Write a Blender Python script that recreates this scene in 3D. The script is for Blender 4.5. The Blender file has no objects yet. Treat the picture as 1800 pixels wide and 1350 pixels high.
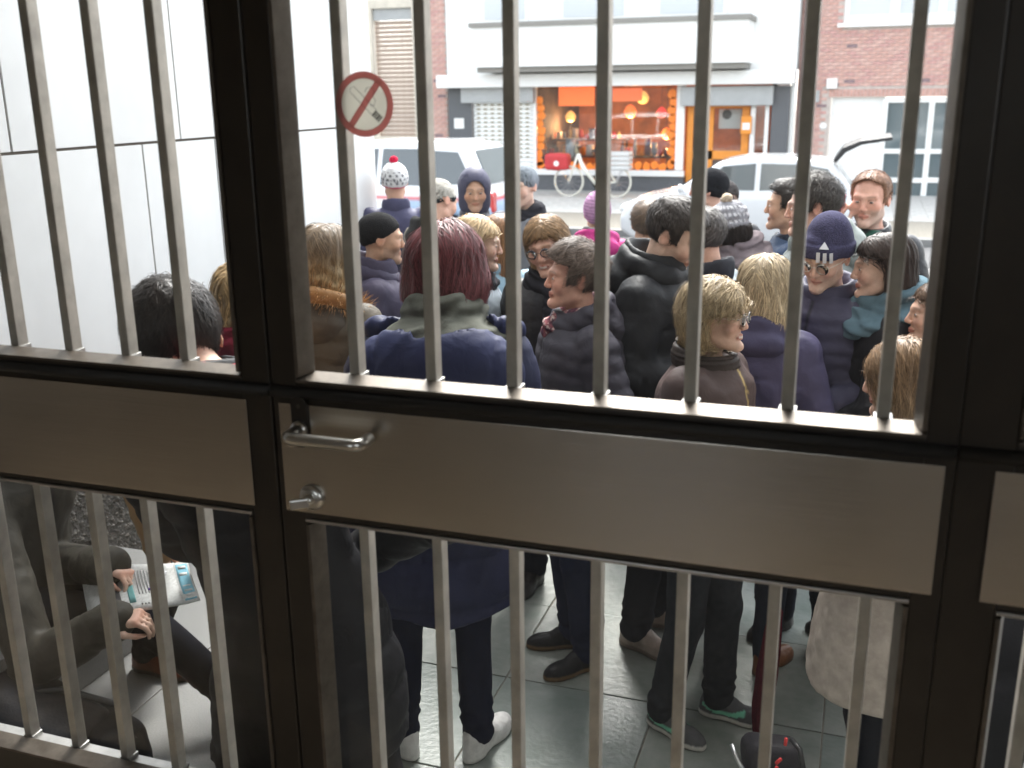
import bpy, bmesh, math, random
import numpy as np
from mathutils import Vector, Matrix, Euler
C = bpy.context.scene.collection
S = bpy.context.scene
rad = math.radians

# ------------------------------------------------------------------ camera, sky, sun, exposure
CAM_H = 2.22            # eye height over the paving outside (the hall floor is raised)
F_PX = 1789.7           # focal length in pixels of an 1800 px wide picture
PITCH, YAW, ROLL = rad(16.09), rad(18.89), rad(-0.70)
fwd = Vector((-math.sin(YAW)*math.cos(PITCH), math.cos(YAW)*math.cos(PITCH), -math.sin(PITCH)))
rgt0 = Vector((math.cos(YAW), math.sin(YAW), 0)); up0 = rgt0.cross(fwd)
rgt = rgt0*math.cos(ROLL) + up0*math.sin(ROLL); upv = -rgt0*math.sin(ROLL) + up0*math.cos(ROLL)
cam = bpy.data.cameras.new('camera'); camo = bpy.data.objects.new('camera', cam); C.objects.link(camo)
camo.matrix_world = Matrix(((rgt.x, upv.x, -fwd.x, 0), (rgt.y, upv.y, -fwd.y, 0), (rgt.z, upv.z, -fwd.z, CAM_H), (0, 0, 0, 1)))
cam.sensor_width = 36; cam.lens = 36*F_PX/1800; cam.clip_end = 500; cam.clip_start = .05
cam.dof.use_dof = True; cam.dof.focus_distance = 3.0; cam.dof.aperture_fstop = 4.0
S.camera = camo

world = bpy.data.worlds.new('World'); S.world = world; world.use_nodes = True
wn = world.node_tree.nodes; wl = world.node_tree.links
bg = wn['Background']
sky = wn.new('ShaderNodeTexSky'); sky.sky_type = 'NISHITA'; sky.sun_disc = False
SUN_EL, SUN_AZ = rad(52), rad(-12)          # high soft sun over the street, behind cloud
sky.sun_elevation = SUN_EL; sky.sun_rotation = SUN_AZ; sky.air_density = 1.0; sky.dust_density = 3.0
hs = wn.new('ShaderNodeHueSaturation'); hs.inputs['Saturation'].default_value = 0.28    # overcast: cloud takes the blue out
wl.new(sky.outputs[0], hs.inputs['Color']); wl.new(hs.outputs[0], bg.inputs[0]); bg.inputs[1].default_value = 0.15
sl = bpy.data.lights.new('sun', 'SUN'); so = bpy.data.objects.new('sun', sl); C.objects.link(so)
sl.energy = 1.2; sl.angle = rad(25); sl.color = (1, .97, .93)
sd = Vector((math.sin(SUN_AZ)*math.cos(SUN_EL), math.cos(SUN_AZ)*math.cos(SUN_EL), math.sin(SUN_EL)))
so.rotation_euler = sd.to_track_quat('Z', 'Y').to_euler(); so.location = sd*40
S.view_settings.view_transform = 'Standard'; S.view_settings.look = 'None'
S.view_settings.exposure = 2.6; S.view_settings.gamma = 1; S.view_settings.use_curve_mapping = False
S.cycles.max_bounces = 8; S.cycles.diffuse_bounces = 4; S.cycles.glossy_bounces = 3; S.cycles.transmission_bounces = 4
S.cycles.transparent_max_bounces = 12; S.cycles.caustics_reflective = False; S.cycles.caustics_refractive = False
S.cycles.use_denoising = True

# ------------------------------------------------------------------ helpers
def ray(px, py):
    v = rgt*((px-900)/F_PX) - upv*((py-675)/F_PX) + fwd
    return v
def at(px, py, Y):                       # pixel -> (x, z) on the vertical plane at depth Y
    v = ray(px, py); t = Y/v.y
    return v.x*t, CAM_H + v.z*t
def ground_at(px, py, z=0.0):
    v = ray(px, py); t = (CAM_H-z)/-v.z
    return Vector((v.x*t, v.y*t, z))

def tag(o, label=None, cat=None, group=None, kind=None):
    if label: o['label'] = label
    if cat: o['category'] = cat
    if group: o['group'] = group
    if kind: o['kind'] = kind
    return o
def empty(name, loc=(0, 0, 0), rz=0.0, scale=1.0, parent=None):
    o = bpy.data.objects.new(name, None); C.objects.link(o)
    o.location = loc; o.rotation_euler = (0, 0, rz); o.scale = (scale,)*3; o.empty_display_size = .1
    if parent: o.parent = parent
    return o

# ---- materials
MATS = {}
def mat(name, col=(.5, .5, .5), rough=.6, metal=0, noise=None, bump=None, attr=False, spec=.5, sheen=0, coat=0, emit=None, sss=0):
    """noise=(scale, amount[, colour2]); bump=(scale, distance, strength)"""
    if name in MATS: return MATS[name]
    m = bpy.data.materials.new(name); m.use_nodes = True; n = m.node_tree.nodes; l = m.node_tree.links
    b = n['Principled BSDF']; b.inputs['Roughness'].default_value = rough; b.inputs['Metallic'].default_value = metal
    b.inputs['Specular IOR Level'].default_value = spec
    b.inputs['Base Color'].default_value = (*col, 1)
    if sheen: b.inputs['Sheen Weight'].default_value = sheen
    if coat: b.inputs['Coat Weight'].default_value = coat; b.inputs['Coat Roughness'].default_value = .08
    if sss: b.inputs['Subsurface Weight'].default_value = sss; b.inputs['Subsurface Radius'].default_value = (.012, .005, .003); b.inputs['Subsurface Scale'].default_value = 1.0
    if emit: b.inputs['Emission Color'].default_value = (*emit[0], 1); b.inputs['Emission Strength'].default_value = emit[1]
    tc = n.new('ShaderNodeTexCoord')
    src = None
    if attr:
        a = n.new('ShaderNodeAttribute'); a.attribute_name = 'Col'; src = a.outputs['Color']
    if noise:
        t = n.new('ShaderNodeTexNoise'); t.inputs['Scale'].default_value = noise[0]; t.inputs['Detail'].default_value = 6; t.inputs['Roughness'].default_value = .6
        l.new(tc.outputs['Object'], t.inputs['Vector'])
        mr = n.new('ShaderNodeMapRange'); mr.inputs[1].default_value = .3; mr.inputs[2].default_value = .7
        l.new(t.outputs['Fac'], mr.inputs[0])
        mx = n.new('ShaderNodeMix'); mx.data_type = 'RGBA'
        if len(noise) > 2:
            mr.inputs[3].default_value = 0; mr.inputs[4].default_value = noise[1]
            l.new(mr.outputs[0], mx.inputs['Factor'])
            if src: l.new(src, mx.inputs['A'])
            else: mx.inputs['A'].default_value = (*col, 1)
            mx.inputs['B'].default_value = (*noise[2], 1)
        else:
            mx.blend_type = 'MULTIPLY'; mx.inputs['Factor'].default_value = 1
            mr.inputs[3].default_value = 1-noise[1]; mr.inputs[4].default_value = 1+noise[1]*.6
            if src: l.new(src, mx.inputs['A'])
            else: mx.inputs['A'].default_value = (*col, 1)
            l.new(mr.outputs[0], mx.inputs['B'])
        src = mx.outputs['Result']
    if src: l.new(src, b.inputs['Base Color'])
    if bump:
        t = n.new('ShaderNodeTexNoise'); t.inputs['Scale'].default_value = bump[0]; t.inputs['Detail'].default_value = 4
        l.new(tc.outputs['Object'], t.inputs['Vector'])
        if len(bump) > 3: t.inputs['Distortion'].default_value = bump[3]
        bp = n.new('ShaderNodeBump'); bp.inputs['Distance'].default_value = bump[1]; bp.inputs['Strength'].default_value = bump[2] if len(bump) > 2 else 1
        l.new(t.outputs['Fac'], bp.inputs['Height']); l.new(bp.outputs[0], b.inputs['Normal'])
    MATS[name] = m
    return m
def glass_mat(name, tint=(1, 1, 1), veil=.02, refl=1.0, veilcol=(.8, .8, .8)):
    m = bpy.data.materials.new(name); m.use_nodes = True; n = m.node_tree.nodes; l = m.node_tree.links
    n.remove(n['Principled BSDF']); out = n['Material Output']
    tr = n.new('ShaderNodeBsdfTransparent'); tr.inputs[0].default_value = (*tint, 1)
    gl = n.new('ShaderNodeBsdfGlossy'); gl.inputs['Roughness'].default_value = .01
    fr = n.new('ShaderNodeFresnel'); fr.inputs[0].default_value = 1.45
    ml = n.new('ShaderNodeMath'); ml.operation = 'MULTIPLY'; ml.inputs[1].default_value = refl; l.new(fr.outputs[0], ml.inputs[0])
    m1 = n.new('ShaderNodeMixShader'); l.new(ml.outputs[0], m1.inputs[0]); l.new(tr.outputs[0], m1.inputs[1]); l.new(gl.outputs[0], m1.inputs[2])
    df = n.new('ShaderNodeBsdfTranslucent'); df.inputs[0].default_value = (*veilcol, 1)  # pale translucent veil mixed into the clear glass
    m2 = n.new('ShaderNodeMixShader')
    tc = n.new('ShaderNodeTexCoord'); nz = n.new('ShaderNodeTexNoise'); nz.inputs['Scale'].default_value = 7; nz.inputs['Detail'].default_value = 6
    l.new(tc.outputs['Object'], nz.inputs['Vector'])
    mr = n.new('ShaderNodeMapRange'); mr.inputs[1].default_value = .3; mr.inputs[2].default_value = .7; mr.inputs[3].default_value = veil*.7; mr.inputs[4].default_value = veil*1.3
    l.new(nz.outputs['Fac'], mr.inputs[0]); l.new(mr.outputs[0], m2.inputs[0])
    l.new(m1.outputs[0], m2.inputs[1]); l.new(df.outputs[0], m2.inputs[2]); l.new(m2.outputs[0], out.inputs[0])
    MATS[name] = m
    return m

# ---- polygon mesh builder for hard things
class MB:
    def __init__(s): s.v = []; s.f = []
    def box(s, a, b):
        i = len(s.v); (x0, y0, z0), (x1, y1, z1) = a, b
        s.v += [(x0,y0,z0),(x1,y0,z0),(x1,y1,z0),(x0,y1,z0),(x0,y0,z1),(x1,y0,z1),(x1,y1,z1),(x0,y1,z1)]
        s.f += [tuple(i+k for k in q) for q in ((3,2,1,0),(4,5,6,7),(0,1,5,4),(1,2,6,5),(2,3,7,6),(3,0,4,7))]
        return s
    def tube(s, pts, r, n=10, cap=True, closed=False):
        pts = [Vector(p) for p in pts]; m = len(pts); base = len(s.v)
        rr = r if isinstance(r, (list, tuple)) else [r]*m
        prev = None
        for k in range(m):
            if closed: d = pts[(k+1) % m]-pts[k-1]
            else: d = pts[min(k+1, m-1)]-pts[max(k-1, 0)]
            d.normalize()
            if prev is None:
                a = d.orthogonal().normalized()
            else:
                a = (prev - d*prev.dot(d)); a = a.normalized() if a.length > 1e-6 else d.orthogonal().normalized()
            prev = a; b = d.cross(a)
            for q in range(n):
                t = 2*math.pi*q/n; s.v.append(tuple(pts[k]+(a*math.cos(t)+b*math.sin(t))*rr[k]))
        for k in range(m if closed else m-1):
            for q in range(n):
                i0 = base+k*n+q; i1 = base+k*n+(q+1) % n; k2 = (k+1) % m
                s.f.append((i0, i1, base+k2*n+(q+1) % n, base+k2*n+q))
        if cap and not closed:
            s.f.append(tuple(base+q for q in reversed(range(n)))); s.f.append(tuple(base+(m-1)*n+q for q in range(n)))
        return s
    def prism(s, poly, a, b, axis='y'):          # poly in the two other axes, extruded a..b along axis
        i = len(s.v); n = len(poly)
        for t in (a, b):
            for u, w in poly: s.v.append({'y': (u, t, w), 'x': (t, u, w), 'z': (u, w, t)}[axis])
        s.f.append(tuple(i+k for k in range(n))); s.f.append(tuple(i+n+k for k in reversed(range(n))))
        for k in range(n): s.f.append((i+(k+1) % n, i+k, i+n+k, i+n+(k+1) % n))
        return s
    def lathe(s, prof, c=(0, 0, 0), n=24, axis='z'):     # prof: (r, h)
        i = len(s.v); m = len(prof)
        for r, hh in prof:
            for q in range(n):
                t = 2*math.pi*q/n; x, y = r*math.cos(t), r*math.sin(t)
                p = {'z': (x, y, hh), 'y': (x, hh, y), 'x': (hh, x, y)}[axis]
                s.v.append((c[0]+p[0], c[1]+p[1], c[2]+p[2]))
        for k in range(m-1):
            for q in range(n): s.f.append((i+k*n+q, i+k*n+(q+1) % n, i+(k+1)*n+(q+1) % n, i+(k+1)*n+q))
        if prof[0] == prof[-1]: return s
        if prof[0][0] > 1e-5: s.f.append(tuple(i+q for q in reversed(range(n))))
        if prof[-1][0] > 1e-5: s.f.append(tuple(i+(m-1)*n+q for q in range(n)))
        return s
    def mesh(s, name):
        me = bpy.data.meshes.new(name); me.from_pydata(s.v, [], s.f)
        bm = bmesh.new(); bm.from_mesh(me); bmesh.ops.remove_doubles(bm, verts=bm.verts, dist=1e-6); bmesh.ops.recalc_face_normals(bm, faces=bm.faces); bm.to_mesh(me); bm.free()
        return me
    def build(s, name, m, parent=None, smooth=False, bevel=0, loc=None, seg=2):
        me = s.mesh(name)
        if bevel:
            bm = bmesh.new(); bm.from_mesh(me)
            es = [e for e in bm.edges if len(e.link_faces) == 2 and e.calc_face_angle(0) > .5]
            bmesh.ops.bevel(bm, geom=es, offset=bevel, segments=seg, affect='EDGES', profile=.6); bm.to_mesh(me); bm.free()
        me.materials.append(m)
        if smooth: me.shade_auto_smooth(angle=.8) if hasattr(me, 'shade_auto_smooth') else me.polygons.foreach_set('use_smooth', [True]*len(me.polygons))
        o = bpy.data.objects.new(name, me); C.objects.link(o)
        if parent: o.parent = parent
        if loc: o.location = loc
        return o
def boxo(name, a, b, m, parent=None, bevel=0): return MB().box(a, b).build(name, m, parent, bevel=bevel)
def linked(name, me, loc, parent=None, scale=None, rot=None):
    o = bpy.data.objects.new(name, me); C.objects.link(o); o.location = loc
    if parent: o.parent = parent
    if scale: o.scale = scale
    if rot: o.rotation_euler = rot
    return o

# ------------------------------------------------------------------ signed-distance modelling (people, bags, cars' soft shapes)
f32 = np.float32
def A(*v): return np.array(v, f32)
def ln(v): return np.sqrt(np.einsum('ij,ij->i', v, v))
def sph(p, c, r): return ln(p-A(*c))-r
def caps(p, a, b, ra, rb=None):
    a = A(*a); b = A(*b); rb = ra if rb is None else rb
    ba = b-a; h = np.clip((p-a)@ba/max(float(ba@ba), 1e-9), 0, 1)
    return ln(p-a-h[:, None]*ba)-(ra+(rb-ra)*h)
def capsh(p, a, b):
    a = A(*a); b = A(*b); ba = b-a; L = float(np.sqrt(ba@ba)); h = (p-a)@ba/max(L, 1e-6)
    hc = np.clip(h, 0, L); return ln(p-a-(hc/max(L, 1e-6))[:, None]*ba), hc, L
def ell(p, c, r, R=None):
    q = p-A(*c)
    if R is not None: q = q@np.asarray(R, f32)
    r = A(*r); k0 = ln(q/r); k1 = ln(q/(r*r)); return k0*(k0-1)/np.maximum(k1, 1e-6)
def rbox(p, c, hs, r, R=None):
    q = p-A(*c)
    if R is not None: q = q@np.asarray(R, f32)
    q = np.abs(q)-(A(*hs)-r); return ln(np.maximum(q, 0))+np.minimum(q.max(1), 0)-r
def smin(a, b, k):
    h = np.maximum(k-np.abs(a-b), 0)/k; return np.minimum(a, b)-h*h*k*.25
def smax(a, b, k): return -smin(-a, -b, k)
def rot3(yaw=0, pitch=0, tilt=0):       # local -> parent; yaw about z, pitch about x (positive = face down), tilt about y
    return np.array(Euler((pitch, tilt, 0)).to_matrix().to_4x4().to_3x3(), dtype=f32) if False else np.array((Matrix.Rotation(yaw, 3, 'Z') @ Matrix.Rotation(pitch, 3, 'X') @ Matrix.Rotation(tilt, 3, 'Y')), dtype=f32)
class Wob:
    """cheap band-limited noise: sums of warped sines"""
    def __init__(s, seed, freq, n=5):
        g = np.random.RandomState(seed); d = g.normal(size=(n, 3)); d /= np.linalg.norm(d, axis=1)[:, None]
        s.k = (d*freq*g.uniform(.7, 1.5, (n, 1))).astype(f32); s.ph = g.uniform(0, 6.28, n).astype(f32)
    def __call__(s, p):
        o = 0; w = 0
        for k, ph in zip(s.k, s.ph): w = np.sin(p@k+ph+1.1*w); o = o+w
        return o/len(s.ph)

def axis(lo, hi, coarse, fines=()):
    xs = [lo]
    while xs[-1] < hi:
        st = coarse
        for a, b, r in fines:
            if a <= xs[-1] < b: st = min(st, r)
            elif xs[-1] < a < xs[-1]+st: st = max(min(st, a-xs[-1]), r)
        xs.append(xs[-1]+st)
    return np.array(xs, f32)
def surfnet(fn, xs, ys, zs, cull=1.6):
    K = 4
    def pad(a):
        n = (-(len(a)-1)) % K
        return np.concatenate([a, a[-1]+(a[-1]-a[-2])*np.arange(1, n+1, dtype=f32)]) if n else a
    xs, ys, zs = pad(xs), pad(ys), pad(zs)
    bx, by, bz = [(a[:-1:K]+a[K::K])/2 for a in (xs, ys, zs)]; hx, hy, hz = [(a[K::K]-a[:-1:K])/2 for a in (xs, ys, zs)]
    P = np.stack(np.meshgrid(bx, by, bz, indexing='ij'), -1).reshape(-1, 3)
    diag = np.sqrt(hx[:, None, None]**2+hy[None, :, None]**2+hz[None, None, :]**2).reshape(-1)
    dc = fn(P); shp = (len(bx), len(by), len(bz)); act = (np.abs(dc) < diag*cull+.012).reshape(shp); dc = dc.reshape(shp)
    nx, ny, nz = len(xs), len(ys), len(zs)
    D = np.empty((nx, ny, nz), f32); up = dc.repeat(K, 0).repeat(K, 1).repeat(K, 2); D[:-1, :-1, :-1] = up
    D[-1, :-1, :-1] = up[-1]; D[:, -1, :-1] = D[:, -2, :-1]; D[:, :, -1] = D[:, :, -2]
    M = np.zeros((nx, ny, nz), bool); ua = act.repeat(K, 0).repeat(K, 1).repeat(K, 2)
    for i in (0, 1):
        for j in (0, 1):
            for k in (0, 1): M[i:nx-1+i, j:ny-1+j, k:nz-1+k] |= ua
    I = np.nonzero(M); Q = np.stack([xs[I[0]], ys[I[1]], zs[I[2]]], -1)
    D[I] = fn(Q)
    s = D < 0
    c = np.zeros((nx-1, ny-1, nz-1), np.uint8)
    for i in (0, 1):
        for j in (0, 1):
            for k in (0, 1): c += s[i:nx-1+i, j:ny-1+j, k:nz-1+k]
    ac = (c > 0) & (c < 8) & ua
    idx = np.argwhere(ac); n = len(idx); ID = np.full(ac.shape, -1, np.int32); ID[ac] = np.arange(n)
    acc = np.zeros((n, 3), f32); cnt = np.zeros(n, f32)
    corners = [(i, j, k) for i in (0, 1) for j in (0, 1) for k in (0, 1)]
    val = {q: D[idx[:, 0]+q[0], idx[:, 1]+q[1], idx[:, 2]+q[2]] for q in corners}
    for q in corners:
        for ax in range(3):
            if q[ax] == 0:
                w = list(q); w[ax] = 1; da, db = val[q], val[tuple(w)]; m = (da < 0) != (db < 0)
                t = np.where(m, da/np.where(m, da-db, 1), 0); pos = np.repeat(A(*q)[None], n, 0); pos[:, ax] = t
                acc += pos*m[:, None]; cnt += m
    u = idx+acc/cnt[:, None]
    V = np.stack([np.interp(u[:, a], np.arange(len(g)), g) for a, g in enumerate((xs, ys, zs))], -1).astype(f32)
    F = []
    def cells(i, j, k): return ID[i, j, k]
    for ax in range(3):
        o1, o2 = [(1, 2), (2, 0), (0, 1)][ax]
        sl0 = [slice(None)]*3; sl1 = [slice(None)]*3; sl0[ax] = slice(0, -1); sl1[ax] = slice(1, None)
        ch = s[tuple(sl0)] != s[tuple(sl1)]
        E = np.argwhere(ch); 
        for a in (o1, o2): E = E[(E[:, a] > 0) & (E[:, a] < D.shape[a]-1)]
        inside = s[E[:, 0], E[:, 1], E[:, 2]]
        q = []
        for d1, d2 in ((-1, -1), (0, -1), (0, 0), (-1, 0)):
            e = E.copy(); e[:, o1] += d1; e[:, o2] += d2; q.append(ID[e[:, 0], e[:, 1], e[:, 2]])
        q = np.stack(q, -1); q[~inside] = q[~inside][:, ::-1]; F.append(q[(q >= 0).all(1)])
    F = np.concatenate(F)
    return V, F
def npmesh(name, V, F, m, parent=None, col=None, smooth=True):
    me = bpy.data.meshes.new(name); nv, nf, k = len(V), len(F), F.shape[1]
    me.vertices.add(nv); me.vertices.foreach_set('co', np.ascontiguousarray(V, f32).ravel())
    me.loops.add(nf*k); me.loops.foreach_set('vertex_index', np.ascontiguousarray(F, np.int32).ravel())
    me.polygons.add(nf); me.polygons.foreach_set('loop_start', np.arange(0, nf*k, k, dtype=np.int32))
    me.polygons.foreach_set('use_smooth', np.full(nf, smooth))
    me.update(calc_edges=True)
    if col is not None:
        ca = me.color_attributes.new('Col', 'FLOAT_COLOR', 'POINT'); cc = np.ones((nv, 4), f32); cc[:, :3] = col; ca.data.foreach_set('color', cc.ravel())
    me.materials.append(m)
    o = bpy.data.objects.new(name, me); C.objects.link(o)
    if parent: o.parent = parent
    return o
def sdf_obj(name, fn, lo, hi, res, m, parent=None, colfn=None, fines=((), (), ()), cull=1.6):
    V, F = surfnet(fn, *[axis(lo[i], hi[i], res, fines[i]) for i in range(3)], cull=cull)
    col = None
    if colfn is not None:
        col = colfn(V) if callable(colfn) else np.repeat(A(*colfn)[None], len(V), 0)
    return npmesh(name, V, F, m, parent, col)
def lerpc(c, mask, c2):
    return c+(A(*c2)-c)*np.clip(mask, 0, 1)[:, None]
def gradn(fn, p, e=.004):
    k = A(1, -1, -1), A(-1, -1, 1), A(-1, 1, -1), A(1, 1, 1)
    g = sum(q*fn(p+q*e)[:, None] for q in k); return g/np.maximum(ln(g), 1e-9)[:, None]
def strands(name, fn, field, V, n, seg, step, width, basecol, var, seed, m, parent, lift=.003, jitter=.15, tip=.2, colf=None, gravity=0):
    """hair as tapered ribbons traced over the surface of fn, following field"""
    g = np.random.RandomState(seed); p = V[g.randint(0, len(V), n)].astype(f32)
    pts = []; nrm = []
    dv = g.normal(size=(n, 3)).astype(f32)*jitter; lf = (lift*g.uniform(.2, 1.6, n)*np.where(g.uniform(size=n) < .04, 1.8, 1.0)).astype(f32)
    sc = g.uniform(.5, 1.2, n).astype(f32)
    prev = None
    for k in range(seg+1):
        N = gradn(fn, p); p = p-N*(fn(p)-lf*(.4+1.2*k/seg))[:, None]
        pts.append(p.copy()); nrm.append(N)
        d = field(p)+dv; d = d-N*(np.einsum('ij,ij->i', d, N)*(1-gravity))[:, None]
        d /= np.maximum(ln(d), 1e-6)[:, None]
        if prev is not None: d = d*.6+prev*.4; d /= np.maximum(ln(d), 1e-6)[:, None]
        prev = d
        p = p+d*(step*sc)[:, None]
    pts = np.stack(pts, 1); nrm = np.stack(nrm, 1)
    tg = np.gradient(pts, axis=1); side = np.cross(tg, nrm); side /= np.maximum(np.linalg.norm(side, axis=2, keepdims=True), 1e-9)
    w = width*np.linspace(1, tip, seg+1)[None, :, None]*g.uniform(.6, 1.3, (n, 1, 1))
    L = pts-side*w/2; R = pts+side*w/2
    Vv = np.stack([L, R], 2).reshape(-1, 3).astype(f32)
    b = (np.arange(n)*(seg+1)*2)[:, None]+np.arange(seg)[None]*2
    F = np.stack([b, b+1, b+3, b+2], -1).reshape(-1, 4)
    cv = np.clip(1+var*g.normal(size=(n, 1)), .35, 2.2)
    cb = basecol if not isinstance(basecol, tuple) else np.repeat(A(*basecol)[None], n, 0)
    cc = np.repeat((cb*cv).astype(f32), (seg+1)*2, 0)
    return npmesh(name, Vv, F, m, parent, cc)

# ------------------------------------------------------------------ people
M_SKIN = mat('skin', attr=True, rough=.5, noise=(60, .10), bump=(350, .0006, .35), sss=.08, spec=.25)
M_NYLON = mat('nylon_shell', attr=True, rough=.55, noise=(9, .12), bump=(16, .012, .35, .8), spec=.13)
M_WOOL = mat('woven_cloth', attr=True, rough=.88, noise=(25, .2), bump=(240, .002, .6), spec=.05)
M_KNIT = mat('knit', attr=True, rough=.95, noise=(120, .3), bump=(200, .004, .8), spec=.1)
M_DENIM = mat('denim', attr=True, rough=.85, noise=(35, .22), bump=(300, .0015, .5), spec=.05)
M_HAIR = mat('hair', attr=True, rough=.48, noise=(40, .15), spec=.28)
M_LEATHER = mat('leather', attr=True, rough=.4, noise=(30, .2), bump=(30, .01, .4, 1.0), spec=.18)
M_EYE = mat('eye', attr=True, rough=.15)
M_METAL = mat('spectacle_metal', (.62, .58, .52), .4, .6)
M_PLASTIC = mat('spectacle_plastic', (.03, .02, .03), .3)
M_LENS = glass_mat('spectacle_lens', (.97, .98, .97), .01, 1.0)

CLOTH = .88
def head_sdf(q, fem):
    jw = .92 if fem else 1.0
    ax = q.copy(); ax[:, 0] = np.abs(ax[:, 0])
    d = ell(q, (0, .012, .032), (.076, .097, .085))
    d = smin(d, ell(q, (0, -.027, -.028), (.060*jw, .061, .080)), .03)
    d = smin(d, caps(ax, (.046*jw, -.004, -.062), (.012, -.076, -.098), .022, .017), .024)
    d = smin(d, sph(q, (0, -.084, -.098), .0155 if fem else .018), .016)
    d = smin(d, ell(ax, (.040, -.064, -.022), (.026, .022, .03)), .02)
    d = smin(d, caps(ax, (.002, -.091, .024), (.046, -.073, .026), .0105 if not fem else .008), .014)
    d = smax(d, -ell(ax, (.032, -.104, .004), (.021, .021, .014)), .014)
    d = smin(d, ell(ax, (.031, -.079, .003), (.0155, .0115, .0095)), .005)
    d = smin(d, caps(q, (0, -.091, .016), (0, -.1065, -.027), .0065, .0105), .012)
    d = smin(d, sph(ax, (.0115, -.099, -.031), .008), .007)
    d = smin(d, caps(ax, (0, -.0935, -.0560), (.021, -.085, -.059), .0052, .003), .008)
    d = smin(d, caps(ax, (0, -.092, -.0675), (.018, -.085, -.065), .006, .003), .008)
    d = smax(d, -caps(ax, (0, -.101, -.0615), (.024, -.091, -.0615), .003, .002), .003)
    e = ell(ax, (.0785, .014, .0), (.0085, .021, .032)); e = smax(e, -ell(ax, (.090, .010, .004), (.010, .011, .018)), .006)
    d = smin(d, e, .008)
    return d
def head_color(q, skin, hairc, sp):
    n = len(q); ax = np.abs(q[:, 0]); y, z = q[:, 1], q[:, 2]
    c = np.repeat(A(*skin)[None], n, 0)
    red = (skin[0]*1.02, skin[1]*.68, skin[2]*.62)
    front = y < -.03
    def blob(cx, cy, cz, r): return np.exp(-((ax-cx)**2+(y-cy)**2+(z-cz)**2)/r**2)
    c = lerpc(c, .42*blob(.045, -.075, -.025, .026)+.4*blob(0, -.105, -.024, .017)+.5*blob(.085, .012, 0, .025), red)
    lip = (((ax/.024)**2+((z+.062)/.0105)**2) < 1) & (y < -.082)
    c = lerpc(c, lip*(.8 if sp.get('fem') else .5), (skin[0]*.78, skin[1]*.42, skin[2]*.42))
    c = lerpc(c, np.exp(-((z+.0618)/.003)**2)*(ax < .024)*(y < -.08)*.7, (skin[0]*.3, skin[1]*.15, skin[2]*.13))
    if sp.get('teeth'): c = lerpc(c, np.exp(-((z+.062)/.0045)**2)*(ax < .017)*(y < -.08), (.75, .72, .66))
    # brows, lash line, socket colour of the skin itself
    bz = .0245+.004*np.cos((ax-.03)*60)
    c = lerpc(c, np.exp(-((z-bz)/.0042)**2)*(ax > .012)*(ax < .05)*(y < -.06)*.6, tuple(.9*h+.02 for h in hairc))
    c = lerpc(c, np.exp(-((z-.0105)/.003)**2)*(ax > .016)*(ax < .047)*(y < -.07)*.5, (.08, .045, .035))
    st = sp.get('beard')
    if st:
        m = ((z < -.028) & (y < -.005) & (z > -.125)).astype(f32)*(1-lip)*np.clip((-.022-z)/.02, 0, 1)
        m = m*np.clip(.4+8*np.abs(ax-.0)-1.0*(z > -.05)*(ax < .03), .25, 1)
        c = lerpc(c, m*st[0], st[1])
    return c
def hand_sdf(p, w, R, curl):
    q = (p-A(*w))@np.asarray(R, f32)
    d = rbox(q, (0, .045, 0), (.041, .047, .0145), .0135)
    d = smin(d, caps(q, (0, -.05, 0), (0, .012, 0), .026, .024), .02)
    for i, (x, L) in enumerate(((.030, .078), (.0105, .088), (-.0095, .082), (-.029, .064))):
        a = np.array([x, .086-.004*abs(i-1), 0.]); ang = 0
        cu = curl*(1+.08*i)
        dirx = (x*.9)*(1-min(curl, 1))*1.5
        for fr, r0, r1 in ((.46, .0092, .0085), (.3, .0085, .0078), (.24, .0078, .0062)):
            ang += cu
            b = a+L*fr*np.array([dirx*3, math.cos(ang), -math.sin(ang)])
            d = smin(d, caps(q, a, b, r0, r1), .0045); a = b
    t0 = (.028, .018, -.004); t1 = (.058, .048, -.014-.012*curl); t2 = (.055-.014*curl, .078, -.026-.022*curl); t3 = (.045-.026*curl, .098, -.036-.026*curl)
    d = smin(d, caps(q, t0, t1, .015, .0115), .012); d = smin(d, caps(q, t1, t2, .011, .0095), .004); d = smin(d, caps(q, t2, t3, .0092, .0072), .004)
    return d
def frame(y, zref):        # hand frame: fingers along y, back of the hand along zref
    y = Vector(y).normalized(); z = Vector(zref); z = (z-y*z.dot(y)).normalized(); x = y.cross(z)
    return np.array([[x[i], y[i], z[i]] for i in range(3)], f32)

POSE = dict(
    down=((.245, .035, 1.135), (.265, -.03, .89)), pocket=((.285, .07, 1.15), (.20, -.10, .985)),
    front=((.255, .0, 1.13), (.10, -.24, 1.13)), fold=((.26, -.02, 1.14), (.02, -.19, 1.16)))

def quilt(u, pitch, amp): return amp*(np.sqrt(np.abs(np.sin(np.pi*u/pitch)))-.55)

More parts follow.
